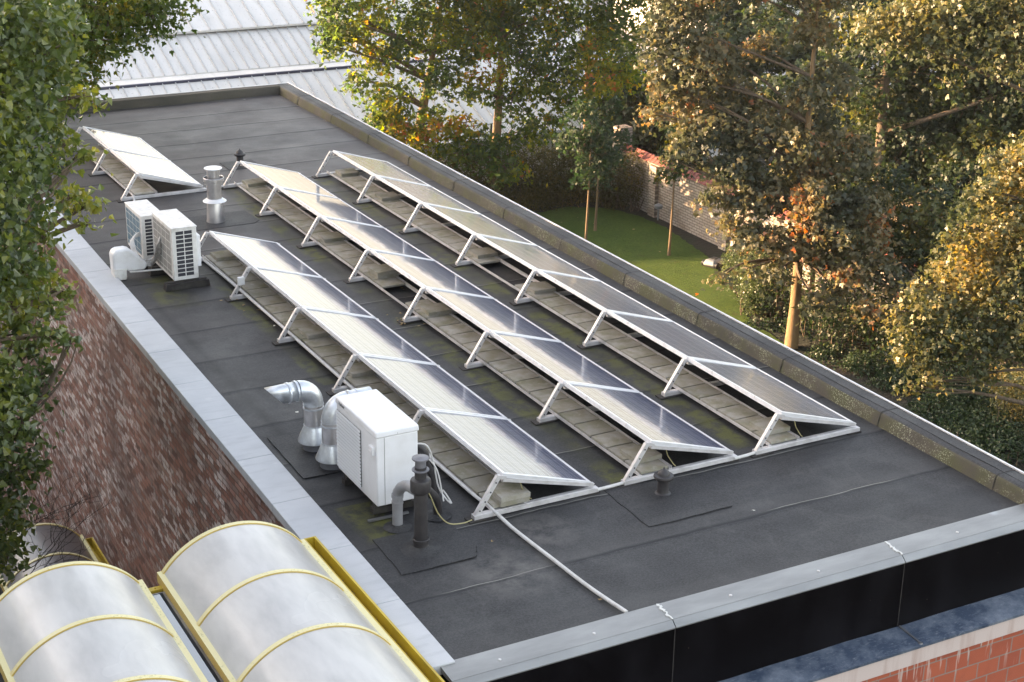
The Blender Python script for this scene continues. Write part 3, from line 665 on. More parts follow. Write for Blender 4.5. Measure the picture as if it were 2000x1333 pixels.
# ------------------------------------------------------------------ heat pump
hp = thing('heat_pump', 'large white heat pump unit with grey louvres and overhanging lid', 'heat pump', (-1.07, .42, .0))
W_, D_, H0, H1 = .41, .93, .12, .80
b = MB(); b.box(0, 0, H0, W_, D_, H1); b.done('casing', 'white_paint', hp, bevel=.012)
b = MB(); b.hexa([(-.012, -.012, H1 + .001), (W_ + .012, -.012, H1 + .001), (W_ + .012, D_ + .012, H1 + .001), (-.012, D_ + .012, H1 + .001), (-.006, -.006, H1 + .062), (W_ + .006, -.006, H1 + .062), (W_ + .006, D_ + .006, H1 + .062), (-.006, D_ + .006, H1 + .062)]); b.done('lid', 'white_paint', hp, bevel=.014)
b = MB()
b.mi = 1; b.box(-.008, .349, .172, -.0015, .901, .74); b.mi = 0
for k in range(17):
    z = .17 + k * .0345; b.hexa([(-.021, .345, z), (-.009, .345, z), (-.009, .905, z), (-.021, .905, z), (-.020, .345, z + .004), (-.009, .345, z + .019), (-.009, .905, z + .019), (-.020, .905, z + .004)])
pass
b.done('louvre_grille', ['louvre_grey', 'louvre_back'], hp)
b = MB(); b.box(-.03, .035, .62, -.001, .12, .70); b.box(-.036, .05, .635, -.031, .10, .665); b.done('handle', 'white_plastic', hp, bevel=.005)
b = MB(); b.box(.075, -.0025, H0 + .01, .079, -.0005, H1 - .004); b.done('panel_seam', 'fin_grey', hp)
b = MB(); b.box(.2, -.0135, H1 + .02, .206, -.0125, H1 + .026); b.done('screw', 'dark_grille', hp)
fc = bpy.data.curves.new('lettering', 'FONT'); fc.body = 'Vaillant'; fc.size = .046; fc.extrude = .0006; fc.align_x = 'CENTER'
fo = bpy.data.objects.new('lettering', fc); COL.objects.link(fo); fo.parent = hp; fo.location = (-.0145, .77, H1 + .018); fo.rotation_euler = (R(90), 0, R(-90))
bpy.context.view_layer.update(); me_ = bpy.data.meshes.new_from_object(fo.evaluated_get(bpy.context.evaluated_depsgraph_get())); me_.materials.clear(); me_.materials.append(MT['dark_grille'])
f2 = bpy.data.objects.new('lettering', me_); COL.objects.link(f2); f2.parent = hp; f2.location = fo.location; f2.rotation_euler = fo.rotation_euler; bpy.data.objects.remove(fo); f2.name = 'lettering'
for yy in (.09, .76):
    b = MB(); b.box(0, yy, 0, W_ + .03, yy + .08, .06); b.box(.02, yy + .01, .06, W_ - .02, yy + .07, .119); b.done('rubber_foot', 'rubber', hp)
b = MB(); b.box(-.10, -.03, .001, .30, .0, .018); b.done('base_rail', 'zinc_flash', hp)

# black flue, grey elbow flue
fl = thing('black_flue', 'tall black flue pipe with wide collar and flat disc cap', 'flue pipe', (-.96, -.27, 0))
b = MB(); b.lathe(0, 0, [(.0, .0), (.068, .0), (.068, .10), (.060, .105), (.060, .56)], 24); b.lathe(0, 0, [(.070, .085), (.075, .09), (.075, .105), (.068, .11)], 24); b.done('pipe', 'black_pipe', fl)
b = MB(); b.lathe(0, 0, [(.060, .545), (.085, .565), (.092, .575), (.092, .665), (.085, .68), (.052, .69), (.052, .80)], 24); b.done('collar', 'black_pipe', fl)
b = MB(); b.lathe(0, 0, [(.055, .765), (.075, .765), (.077, .77), (.075, .776), (.052, .776)], 24); b.lathe(0, 0, [(.048, .78), (.048, .87)], 20); b.done('vent_ring', 'grey_pipe', fl)
b = MB(); b.lathe(0, 0, [(.0, .868), (.072, .868), (.076, .874), (.074, .884), (.0, .892)], 24); b.done('cap', 'grey_pipe', fl)
b = MB(); b.lathe(0, 0, [(.19, .002), (.16, .010), (.09, .022), (.068, .04)], 28); b.done('flashing', 'felt_plain', fl)
ef = thing('elbow_flue', 'grey elbow pipe rising beside the black flue', 'flue pipe', (-.97, .2, 0))
b = MB(); b.tube([(0, 0, 0), (0, 0, .30)], .048, 18); b.tube([(0, 0, .24), (0, 0, .262)], .054, 18); b.done('pipe', 'flue_grey', ef)
b = MB(); b.tube([(0, 0, .29), (.002, -.01, .35), (.012, -.06, .42), (.02, -.13, .465), (.015, -.22, .50), (.01, -.38, .53)], .05, 18); b.tube([(.0, 0, .30), (0, -.003, .33)], .055, 18); b.done('elbow', 'flue_grey', ef)
b = MB(); b.lathe(0, 0, [(.13, .002), (.1, .01), (.06, .02), (.05, .035)], 24); b.done('flashing', 'felt_plain', ef)
# insulated black hose behind the heat pump
hs_ = thing('insulated_hose', 'thick black insulated hose arching behind the heat pump', 'hose', (0, 0, 0))
b = MB(); b.tube(arc((-.60, .62, .40), .16, 200, -10, 14, (.6, -.2, 0), (0, 0, 1)) + [(-.44, .60, .25), (-.42, .58, .12), (-.42, .56, .0)], .038, 12); b.done('hose', 'black_pipe', hs_)
b = MB(); b.tube([(-.86, -.02, .47), (-.74, .06, .38), (-.62, .15, .24), (-.56, .22, .12), (-.55, .24, .0)], .042, 12); b.done('hose', 'black_pipe', hs_)
b = MB(); b.lathe(-.55, .24, [(.13, .003), (.08, .015), (.042, .03)], 20); b.done('flashing', 'felt_plain', hs_)
cable('hanging_cable', [(-.66, .45, .66), (-.56, .44, .62), (-.50, .43, .45), (-.47, .40, .22), (-.42, .34, .10), (-.38, .30, .06), (-.40, .36, .12), (-.43, .38, .17)], .008, 'cable_white', 'looping grey cable hanging off the right side of the heat pump', 'cable')
cable('hanging_cable', [(-.66, .42, .53), (-.58, .40, .52), (-.50, .36, .40), (-.47, .32, .20), (-.48, .26, .12)], .007, 'cable_white', 'second thinner grey cable hanging beside the black hose', 'cable')
cable('ground_wire', [(-.88, -.2, .52), (-.80, -.12, .42), (-.70, -.08, .2), (-.58, -.05, .06), (-.42, -.02, .012), (-.32, 0, .012)], .006, 'cable_yellow', 'thin yellow wire drooping from the black flue to the panel support', 'wire')

# ------------------------------------------------------------------ galvanised ducts
def duct(x, y, dirx, label, tip):
    root = thing('roof_duct', label, 'duct', (x, y, 0), 0, 'galvanised roof ducts')
    b = MB(); b.lathe(0, 0, [(.125, -.003), (.125, .09)], 26); b.done('base_ring', 'grey_pipe', root)
    b = MB(); b.lathe(0, 0, [(.165, .085), (.165, .092), (.105, .235), (.102, .245)], 32); b.done('rain_cone', 'galvanised', root)
    b = MB(); b.tube([(0, 0, .22), (0, 0, .49)], .098, 28); b.done('riser', 'steel', root)
    b = MB(); b.tube([(0, 0, .245), (0, 0, .256)], .103, 28); b.tube([(0, 0, .43), (0, 0, .446)], .104, 28); b.tube([(0, 0, .47), (0, 0, .48)], .103, 28); b.done('clamp_band', 'galvanised', root)
    d = Vector(dirx); rr = .17
    pts = [Vector((0, 0, .48)) + d * rr * (1 - math.cos(a)) + Vector((0, 0, rr * math.sin(a))) for a in [R(q) for q in range(0, 91, 10)]]
    b = MB(); b.tube(pts, .100, 28, cap=False); b.done('elbow', 'galvanised', root)
    e = pts[-1]; b = MB(); n = 28; r0 = []; r1 = []
    side = d.cross(Vector((0, 0, 1)))
    for k in range(n):
        a = 2 * math.pi * k / n; off = side * .098 * math.cos(a) + Vector((0, 0, .098 * math.sin(a)))
        r0.append(b.bm.verts.new(e + off)); r1.append(b.bm.verts.new(e + off + d * (tip[0] + tip[1] * (math.sin(a) * .5 + .5))))
    for k in range(n): b.bm.faces.new([r0[k], r0[(k + 1) % n], r1[(k + 1) % n], r1[k]]).smooth = True
    sp_ = b.done('spout', 'galvanised', root); sm = sp_.modifiers.new('s', 'SOLIDIFY'); sm.thickness = .004
    b = MB()
    for k in (.0, .085): b.tube([e + d * (k + .01), e + d * (k + .03)], .105, 28)
    b.done('clamp_band', 'galvanised', root)
duct(-1.0, 2.13, (-.97, -.05, -.02), 'left galvanised duct whose slanted spout points left over the roof', (.16, .19))
duct(-1.0, 1.66, (.97, .03, 0), 'galvanised duct half hidden behind the heat pump, pointing right', (.22, .04))

# steel chimney
ch = thing('steel_chimney', 'shiny steel chimney with conical foot, collar ring and flat cap', 'chimney', (.63, 10.05, 0))
b = MB(); b.lathe(0, 0, [(.132, -.003), (.130, .02), (.108, .30), (.104, .31)], 30); b.done('foot_cone', 'steel', ch)
b = MB(); b.lathe(0, 0, [(.104, .32), (.168, .305), (.17, .31), (.12, .345), (.104, .35)], 32); b.done('collar', 'frame_metal', ch)
b = MB(); b.lathe(0, 0, [(.104, .30), (.104, .60), (.09, .605)], 30); b.done('pipe', 'steel', ch)
b = MB(); b.lathe(0, 0, [(.13, .60), (.15, .61), (.15, .655), (.145, .66), (.14, .655)], 32); b.lathe(0, 0, [(.13, .56), (.13, .66)], 28); b.done('wind_ring', 'steel', ch)
b = MB(); b.lathe(0, 0, [(.093, .60), (.093, .79)], 28); b.done('neck', 'steel', ch)
b = MB(); b.lathe(0, 0, [(.0, .785), (.125, .785), (.13, .79), (.128, .797), (.0, .80)], 32); b.done('cap', 'frame_metal', ch)

# mushroom vents
def vent(x, y, s, label):
    root = thing('roof_vent', label, 'roof vent', (x, y, 0), 0, 'black mushroom roof vents'); root.scale = (s, s, s)
    b = MB(); b.lathe(0, 0, [(.085, .0), (.06, .015), (.056, .03), (.056, .175)], 22); b.done('pipe', 'black_pipe', root)
    b = MB(); b.lathe(0, 0, [(.056, .15), (.088, .155), (.098, .175), (.094, .190), (.06, .197), (.058, .205), (.052, .225), (.02, .25), (.008, .255), (.006, .27), (.0, .27)], 26); b.done('hood', 'grey_pipe' if s < .95 else 'black_pipe', root)
vent(1.555, -.30, 1.0, 'black mushroom vent in front of the middle panel row')
vent(2.02, 12.95, 1.0, 'black mushroom vent at the far end of the middle panel row')
vent(-.70, 13.75, 1.0, 'black vent pipe half hidden by the left tree leaves')

# ------------------------------------------------------------------ air conditioners
def ac(x, y, dx, dy, z0, z1, fin, label, rows_n):
    root = thing('air_conditioner', label, 'air conditioner', (x, y, 0), 0, 'white air conditioner units on the roof')
    b = MB(); b.box(0, 0, z0, dx, dy, z1 - .012); b.done('casing', 'old_white_paint', root, bevel=.010)
    b = MB(); b.box(-.006, -.006, z1 - .012, dx + .006, dy + .006, z1 + .004); b.done('top_cover', 'old_white_paint', root, bevel=.006)
    # fin side, facing -x
    b = MB(); b.box(-.004, .07, z0 + .05, -.001, dy - .05, z1 - .05); o = b.done('fin_coil', fin, root)
    b = MB()
    for k in range(rows_n): z = z0 + .05 + (z1 - z0 - .10) * (k + .5) / rows_n; b.box(-.008, .06, z, -.005, dy - .04, z + .004)
    for k in range(5): yy = .07 + (dy - .12) * k / 4; b.box(-.0075, yy, z0 + .045, -.0052, yy + .003, z1 - .045)
    b.done('guard_wires', 'old_white_paint', root)
    # slotted end, facing -y
    xa, xb = dx * .14, dx * .82; b = MB(); b.box(xa, -.003, z0 + .05, xb, -.001, z1 - .04); b.done('end_vent', 'dark_grille', root)
    b = MB(); nr = 11
    for k in range(nr + 1): z = z0 + .045 + (z1 - z0 - .09) * k / nr; b.box(xa - .004, -.007, z, xb + .004, -.0035, z + .010)
    for k in range(3): xx = xa + (xb - xa) * k / 2; b.box(xx - .005, -.0075, z0 + .046, xx + .005, -.0037, z1 - .036)
    b.done('slat_grid', 'old_white_paint', root)
    b = MB(); b.box(dx + .007, .04, z0 + .14, dx + .055, .20, z1 - .14); b.done('valve_cover', 'white_plastic', root, bevel=.008)
    for q, yy in enumerate((.0, dy - .15)):
        b = MB(); b.prism([(-.13, 0), (dx + .13, 0), (dx + .115, .085), (-.115, .085)], lambda u_, v_, yy=yy: (u_, yy - .05, v_), lambda u_, v_, yy=yy: (u_, yy + .07, v_)); b.box(-.09, yy - .02, .085, dx + .09, yy + .03, z0 - .001)
        b.done('rubber_foot', 'rubber', root)
    return root
ac(-.80, 7.40, .325, .84, .105, .80, 'fin_grey', 'front white air conditioner with dark slotted end and grey fins', 6)
ac(-.90, 8.42, .30, .76, .105, .70, 'fin_blue', 'rear white air conditioner with blue-grey fins behind the front one', 5)
# white trunking hood feeding hoses
tr = thing('duct_cover', 'rounded white plastic hood and post beside the air conditioner', 'cover', (-1.30, 8.1, 0))
prof = [(-.10, .13), (-.105, .34), (-.08, .39), (-.03, .41), (.08, .41), (.13, .39), (.33, .20), (.34, .15), (.30, .10), (.10, .10), (.06, .135)]
b = MB(); b.prism(prof, lambda u_, v_: (u_, -.08, v_), lambda u_, v_: (u_, .12, v_)); b.done('hood', 'white_plastic', tr, bevel=.025)
b = MB(); b.hexa([(-.09, -.075, 0), (.06, -.075, 0), (.06, .10, 0), (-.09, .10, 0), (-.102, -.085, .16), (.068, -.085, .16), (.068, .115, .16), (-.102, .115, .16)]); b.done('post', 'old_white_paint', tr, bevel=.012)
for k in range(6):
    z = .14 + k * .035; yy = 8.12 - k * .01
    pts = [(-.98, 8.12, .15 + .01 * k), (-.90 + .01 * k, 8.10, .12 + .02 * k), (-.86, 8.05 - .03 * k, .18 + .05 * k), (-.83, 7.98 - .02 * k, .28 + .045 * k), (-.79, 7.93, .30 + .05 * k)]
    cable('insulated_pipe', pts, .014 + .003 * (k % 2), 'hose_foil', None)
for k, o in enumerate([o for o in COL.objects if o.name.startswith('insulated_pipe')]):
    tag(o, 'foil-wrapped refrigerant pipe curving from the white hood into the front air conditioner', 'pipe', 'refrigerant pipes between hood and front air conditioner')
for k in range(3):
    o = cable('insulated_pipe', [(-1.0 + .02 * k, 8.14, .16), (-1.05 + .02 * k, 8.28, .22), (-1.06 + .02 * k, 8.42, .34 + .02 * k), (-1.0 + .02 * k, 8.50, .40 + .02 * k), (-.89, 8.52, .42 + .02 * k)], .013, 'cable_white', None)
    tag(o, 'grey refrigerant pipe looping from the white hood up to the rear air conditioner', 'pipe', 'refrigerant pipes between hood and rear air conditioner')
o = cable('drain_pipe', [(-1.2, 8.02, .10), (-.78, 7.95, .10)], .012, 'cable_white', 'straight grey pipe from the white post to the front air conditioner', 'pipe', smooth=False)
# junction box on second leg of left row
jb = MB(); jb.box(-.215, 6.62, .20, -.13, 6.67, .30); tag(jb.done('junction_box', 'white_plastic', bevel=.006), 'small white junction box on a leg of the left front panel row', 'junction box')

# ------------------------------------------------------------------ litter on the roof
def leaflet(x, y, z, s, m, label, group, nm='dead_leaf', cat='leaf'):
    b = MB(); a = random.uniform(0, 6.28); P = []
    for k in range(7):
        q = a + k * 2 * math.pi / 7; rr = s * (1 if k % 2 else .55) * random.uniform(.8, 1.2); P.append((x + rr * math.cos(q), y + rr * math.sin(q) * .8, z + random.uniform(0, s * .5)))
    c_ = (x, y, z + s * .1)
    for k in range(7): b.poly([c_, P[k], P[(k + 1) % 7]])
    tag(b.done(nm, m), label, cat, group)
litter_spots = [(1.30, 5.05, 14, .16, 'dry leaves heaped at a middle row support foot'), (-.20, 6.55, 12, .2, 'dry leaves along the rail by the junction box'), (-.08, 8.6, 14, .10, 'dry leaves at the far end of the left front row'), (1.9, 6.1, 7, .16, 'dry leaves in the gap of the middle row pavers'), (3.3, 11.2, 6, .15, 'dry leaves by the far end of the right row')]
for x, y, n, sp, gname in litter_spots:
    for k in range(n): leaflet(x + random.gauss(0, sp * .6), y + random.gauss(0, sp), .012, random.uniform(.014, .03), 'leaf_litter', 'one of the ' + gname, gname)
for x, y, m, lb in [(2.56, 6.7, 'white_scrap', 'small white scrap on the felt between the middle and right rows'), (4.2, 9.15, 'white_scrap', 'white scrap beside the right parapet foot'), (2.1, -1.0, 'white_scrap', 'white speck on the open felt near the front edge'), (-.85, 3.0, 'white_scrap', 'white speck on the felt left of the elbow ducts'), (3.95, .55, 'leaf_litter', 'single orange leaf beside the front end of the right row'), (-.15, 5.55, 'white_scrap', 'white speck left of the left front row rail'), (-.35, -.45, 'leaf_litter', 'brown dead leaf on felt beside the long conduit'), (-.02, -1.75, 'leaf_litter', 'brown twig scrap where the conduit meets the front edge'), (4.25, 17.4, 'leaf_litter', 'dead leaf in the far right roof corner'), (3.7, 17.5, 'white_scrap', 'white scrap by the far parapet')]:
    leaflet(x, y, .01, .024, m, lb, None, 'scrap', 'scrap')

# ------------------------------------------------------------------ barrel skylights
def barrel(xc, half, y1, n, z, rise, label, pitch=.92, gm='glazing'):
    root = thing('barrel_skylight', label, 'skylight', (xc, y1, z), 0, 'yellow framed barrel skylights')
    rad = (half * half + rise * rise) / (2 * rise); amax = math.asin(half / rad); cz = rise - rad; L = n * pitch; K = 28
    def pt(a, r_=rad): return (r_ * math.sin(a), cz + r_ * math.cos(a))
    for q in range(n):
        b = MB(); ya, yb = -q * pitch - .03, -(q + 1) * pitch + .03
        ang = [-amax + 2 * amax * k / K for k in range(K + 1)]
        v0 = [b.bm.verts.new((pt(a)[0], ya, pt(a)[1])) for a in ang]; v1 = [b.bm.verts.new((pt(a)[0], yb, pt(a)[1])) for a in ang]
        for k in range(K): b.bm.faces.new([v0[k], v0[k + 1], v1[k + 1], v1[k]]).smooth = True
        b.done('glazing_sheet', gm, root)
    for q in range(n + 1):
        b = MB(); y = -q * pitch; ang = [-amax + 2 * amax * k / K for k in range(K + 1)]
        for a0, a1 in zip(ang, ang[1:]):
            p0, p1 = pt(a0, rad - .012), pt(a1, rad - .012); q0, q1 = pt(a0, rad + .010), pt(a1, rad + .010)
            b.hexa([(p0[0], y - .023, p0[1]), (p1[0], y - .023, p1[1]), (p1[0], y + .023, p1[1]), (p0[0], y + .023, p0[1]), (q0[0], y - .023, q0[1]), (q1[0], y - .023, q1[1]), (q1[0], y + .023, q1[1]), (q0[0], y + .023, q0[1])])
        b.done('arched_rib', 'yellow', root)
    for sx in (-1, 1):
        b = MB(); x = sx * half
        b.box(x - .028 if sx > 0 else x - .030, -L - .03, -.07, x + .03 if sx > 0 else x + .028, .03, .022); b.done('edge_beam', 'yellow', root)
    return root
barrel(-2.60, .615, -.06, 5, .20, .32, 'right barrel skylight with yellow ribs next to the coping slabs')
barrel(-4.03, .615, -.12, 5, .20, .32, 'left barrel skylight with mossy yellow ribs at the picture corner')
barrel(-2.68, .60, 8.25, 4, -3.65, .32, 'small lower barrel skylight with darker glazing at the foot of the brick wall', gm='glazing_dark')
def gutter(x0, x1, y0, y1, z, h, label, flash_strip=False, mt='yellow_gutter'):
    root = thing('gutter', label, 'gutter', (0, 0, 0))
    b = MB(); b.box(x0, y0, z, x1, y1, z + .01); b.box(x0, y0, z + .01, x0 + .012, y1, z + h); b.box(x1 - .02, y0, z + .01, x1, y1, z + h); b.box(x0 + .012, y1 - .012, z + .01, x1 - .02, y1, z + h); b.done('trough', mt, root)
    if flash_strip:
        b = MB(); b.box(x0 + .014, y0, z + .012, x1 - .045, y1 - .014, z + .095); b.done('pale_flashing', 'flash_strip', root)
    return root
g = gutter(-1.955, -1.845, -4.6, -.02, .085, .135, 'yellow steel gutter full of debris between skylight and coping slabs')
b = MB()
for k in range(260):
    y = random.uniform(-3, -.1); x = random.uniform(-1.935, -1.87); q = random.uniform(0, 6); l = random.uniform(.008, .03)
    b.bar((x, y, .10 + random.uniform(0, .02)), (x + l * math.cos(q), y + l * math.sin(q), .11 + random.uniform(0, .02)), .008, .004)
tag(b.done('gutter_debris', 'leaf_litter', None), 'dark leaf debris lying in the yellow gutter', 'debris', kind='stuff')
g = gutter(-3.385, -3.245, -4.6, -.22, .04, .10, 'pale metal lined channel between the two big skylights', True, 'zinc_flash')
b = MB(); b.box(-3.42, -.19, .09, -3.20, -.13, .15); b.lathe(-3.30, -.16, [(.008, 0), (.008, .01), (0, .012)], 8, .15); tag(b.done('cross_beam', 'yellow_gutter'), 'yellow riveted crosspiece joining the two big skylights', 'beam')
g = gutter(-2.035, -1.93, 4.6, 8.2, -3.80, .14, 'yellow gutter of the lower skylight against the brick wall')
lb_ = thing('arcade_building', 'dark arcade structure carrying the barrel skylights', 'building')
b = MB(); b.box(-6.2, -6, -10.1, -1.96, -.35, -.05); b.done('upper_block', 'interior_dark', lb_)
b = MB(); b.box(-6.2, -.34, -10.1, -1.93, 8.3, -3.95); b.done('lower_block', 'interior_dark', lb_)

# ------------------------------------------------------------------ neighbouring metal hall
hall = thing('metal_roofed_hall', 'long hall with pale ribbed metal roofs beyond the far parapet', 'building')
SL = .42
def roofplane(y0, z0, y1, x0, x1, rib, name, step=.48, wv_=.02, slope=SL):
    b = MB(); z1 = z0 + (y1 - y0) * slope; b.mi = 0
    b.hexa([(x0, y0, z0 - .08), (x1, y0, z0 - .08), (x1, y1, z1 - .08), (x0, y1, z1 - .08), (x0, y0, z0), (x1, y0, z0), (x1, y1, z1), (x0, y1, z1)])
    x = x0 + .1; k = 0; b.mi = 1
    while x < x1:
        h_ = rib; w2 = .03
        b.hexa([(x, y0 - .02, z0 + .001), (x + w2, y0 - .02, z0 + .001), (x + w2, y1, z1 + .001), (x, y1, z1 + .001), (x, y0 - .02, z0 + h_), (x + w2, y0 - .02, z0 + h_), (x + w2, y1, z1 + h_), (x, y1, z1 + h_)])
        x += step * (1 if k % 2 else 1.0); k += 1
    b.done(name, ['hall_roof', 'hall_rib_shade'], hall); return z1
zA = roofplane(42.0, -8.0, 46.9, -3, 31, .05, 'lower_roof', .50)
b = MB(); b.box(-3, 46.91, zA - .15, 31, 47.0, zA + .09); b.done('dark_ridge_flashing', 'dark_line', hall)  # dark flashing strip along the lower roof's ridge
b = MB(); b.box(-3, 47.01, zA - .2, 31, 47.9, zA + .10); b.done('flat_flashing', 'hall_roof', hall)
zB = roofplane(47.8, zA + .14, 50.3, -3, 31, .06, 'middle_roof', .42)
zC = roofplane(50.15, zB + .12, 53.6, -3, 31, .05, 'upper_roof', .66)
b = MB(); b.box(-3, 53.61, zC - .2, 31, 53.8, zC + .12); b.done('ridge_cap', 'dark_line', hall)
b = MB(); b.box(-3, 53.85, -10.0, 31, 66, zC - .15); b.box(-2.9, 42.3, -10.0, 30.8, 47.0, -8.3); b.box(-2.9, 47.1, -10, 30.8, 53.8, zA - .3); b.done('wall', 'ext_render', hall)
b = MB(); b.box(-3, 41.86, -8.10, 31, 41.98, -7.99); b.done('eaves_gutter', 'frame_metal', hall)
b = MB(); b.box(14.55, 43.9, -7.1, 14.85, 44.1, -6.85); b.lathe(14.7, 44.0, [(.12, 0), (.12, .4), (.0, .42)], 12, -6.85); b.done('roof_stack', 'zinc_flash', hall)
# background white buildings seen through the trees
def house(x, y, dx, dy, h_, label, wins=True, m='ext_render'):
    root = thing('white_house', label, 'house', (x, y, -10))
    b = MB(); b.box(0, 0, 0, dx, dy, h_); b.done('wall', m, root)
    b = MB(); b.box(-.3, -.3, h_ + .002, dx + .3, dy + .3, h_ + .3); b.done('roof', 'pale_roofing', root)
    for k in range(int(dx / 3)):
        for l in range(max(1, int(h_ / 3))):
            b = MB(); b.box(1 + k * 3, -.05, 1 + l * 3, 2.3 + k * 3, -.002, 2.4 + l * 3); b.done('window', 'window_dark', root)
house(46, 62, 22, 10, 8.5, 'pale rendered house glimpsed between the right-hand tree crowns')
house(30, 86, 26, 12, 9.5, 'pale long house beyond the trees at the top edge')
house(-12, 72, 34, 10, 13, 'light rendered building above the hall roof at the top left', m='ext_render')

# off to the left, out of view: a tall block added to shade the roof
nb = thing('added_shade_block', 'unseen tall block added left of the side wall to shade the roof', 'building', (-26, -12, -10))
b = MB(); b.box(0, 0, 0, 14, 30.0, 19.2); b.box(0, 30.01, 0, 14, 33.3, 17.6); b.box(2, 37.2, 0, 14, 47, 15.6); b.box(2, 33.31, 0, 13.9, 37.19, 13.95); b.box(2, 47.01, 0, 14, 61, 10.4); b.done('wall', 'ext_render', nb)  # roofline stepped and notched to shade the roof and let sun patches through
for k in range(12):
    for l in range(5):
        b = MB(); b.box(14.001, 1 + k * 3, 2 + l * 3, 14.05, 2.3 + k * 3, 3.6 + l * 3); b.done('window', 'window_dark', nb)

# ------------------------------------------------------------------ garden wall, fence
gw = thing('garden_wall', 'whitewashed old brick wall with red tile coping along the lawn', 'wall')
b = MB(); b.box(25.55, 8, -10.05, 25.85, 38.2, -7.98); b.done('wall_body', 'brick_white', gw)
b = MB()
for y in (35.9, 31.4, 26.8, 22.2): b.box(25.42, y - .2, -10.05, 25.549, y + .25, -8.1)
b.done('pilaster', 'brick_white', gw)
b = MB(); y = 8
while y < 38.2:
    b.hexa([(25.44, y, -8.02), (25.96, y, -8.02), (25.96, y + .22, -8.02), (25.44, y + .22, -8.02), (25.70, y, -7.80), (25.74, y, -7.80), (25.74, y + .22, -7.815), (25.70, y + .22, -7.815)]); y += .235
b.done('tile_coping', 'red_tile', gw)
b = MB(); b.box(25.4, 38.2, -10.05, 25.95, 38.7, -7.2); tag(b.done('wall_pillar', 'brick_white'), 'pale brick pillar ending the garden wall', 'pillar')
fn = thing('chain_link_fence', 'green chain-link fence in front of the hall', 'fence')
for x in (14, 16.4, 18.8, 21.0, 23.3, 23.65, 25.6):
    b = MB(); b.tube([(x, 40.2, -10), (x, 40.2, -7.0 if x != 23.3 else -6.9)], .04, 8); b.done('post', 'green_metal', fn)
b = MB()
for k in range(-20, 100):
    x = 14 + k * .12
    if x + 3.0 > 14 and x < 25.6:
        a0 = max(0, 14 - x); a1 = min(3.0, 25.6 - x)
        if a1 > a0: b.bar((x + a0, 40.2, -10 + a0), (x + a1, 40.2, -10 + a1), .006, .006); b.bar((x + a0, 40.21, -7 - a0), (x + a1, 40.21, -7 - a1), .006, .006)
for z in (-7.02, -8.5): b.bar((14, 40.2, z), (25.6, 40.2, z), .02, .02)
b.done('wire_mesh', 'green_metal', fn)
# robot mower, wall lamp, hanging bag
mw = thing('robot_mower', 'small grey and black robot mower parked beside the clipped bush', 'mower', (24.1, 30.0, -9.98), R(20))
b = MB(); b.hexa([(-.34, -.25, .08), (.34, -.22, .08), (.34, .22, .08), (-.34, .25, .08), (-.26, -.18, .27), (.24, -.16, .24), (.24, .16, .24), (-.26, .18, .27)]); b.done('shell', 'mower_shell', mw, bevel=.05)
b = MB(); b.box(-.30, -.22, .02, .30, .22, .10); b.done('chassis', 'mower_dark', mw, bevel=.02)
for sy in (-1, 1):
    b = MB(); b.tube([(-.2, sy * .22, .11), (-.2, sy * .30, .11)], .11, 16); b.done('wheel', 'mower_dark', mw)
b = MB(); b.box(-.1, -.1, .27, .12, .1, .29); b.done('panel', 'mower_dark', mw)
b = MB(); b.tube([(25.2, 35.1, -9.9), (25.2, 35.1, -9.5)], .03, 8); b.lathe(25.2, 35.1, [(.03, 0), (.14, .05), (.16, .16), (.05, .22), (0, .22)], 14, -9.5)
tag(b.done('garden_lamp', 'mower_shell'), 'small grey garden lamp at the foot of the pilaster', 'lamp')
b = MB(); b.lathe(24.4, 37.2, [(.0, -.55), (.05, -.5), (.11, -.2), (.09, .0), (.02, .12), (.01, .45)], 10, -4.6); b.done
tag(b.done('hanging_bag', 'white_scrap'), 'pale slender bag hanging from a branch of the middle trees', 'bag')
b = MB(); b.hexa([(28.3, 36.6, -8.3), (29.1, 36.4, -8.3), (29.1, 36.5, -8.0), (28.3, 36.7, -8.0), (28.3, 36.6, -8.25), (29.1, 36.4, -8.25), (29.1, 36.5, -7.95), (28.3, 36.7, -7.95)])
tag(b.done('pale_board', 'white_paint'), 'small pale board leaning behind the garden wall', 'board')

# ------------------------------------------------------------------ foliage
KITE = np.array([[0, 0, 0], [-.32, .42, .07], [0, 1, -.04], [.32, .42, .07]])
def rot2(a): return np.array([[math.cos(a), -math.sin(a), 0], [math.sin(a), math.cos(a), 0], [0, 0, 1]])
MAPLE = np.concatenate([KITE * [1, 1, 1], (KITE * [.9, .8, 1]) @ rot2(1.05).T, (KITE * [.9, .8, 1]) @ rot2(-1.05).T])
POP = np.concatenate([np.array([[0, -.15, 0], [-.5, .12, .1], [-.28, .55, .03], [0, .95, -.08]]), np.array([[0, -.15, 0], [0, .95, -.08], [.28, .55, .03], [.5, .12, .1]])])
OAK = np.concatenate([KITE * [.8, 1.2, 1], (KITE * [.7, .6, 1]) @ rot2(.8).T + [0, .15, 0], (KITE * [.7, .6, 1]) @ rot2(-.8).T + [0, .15, 0]])
SIMPLE = KITE * [1.25, 1, 1]
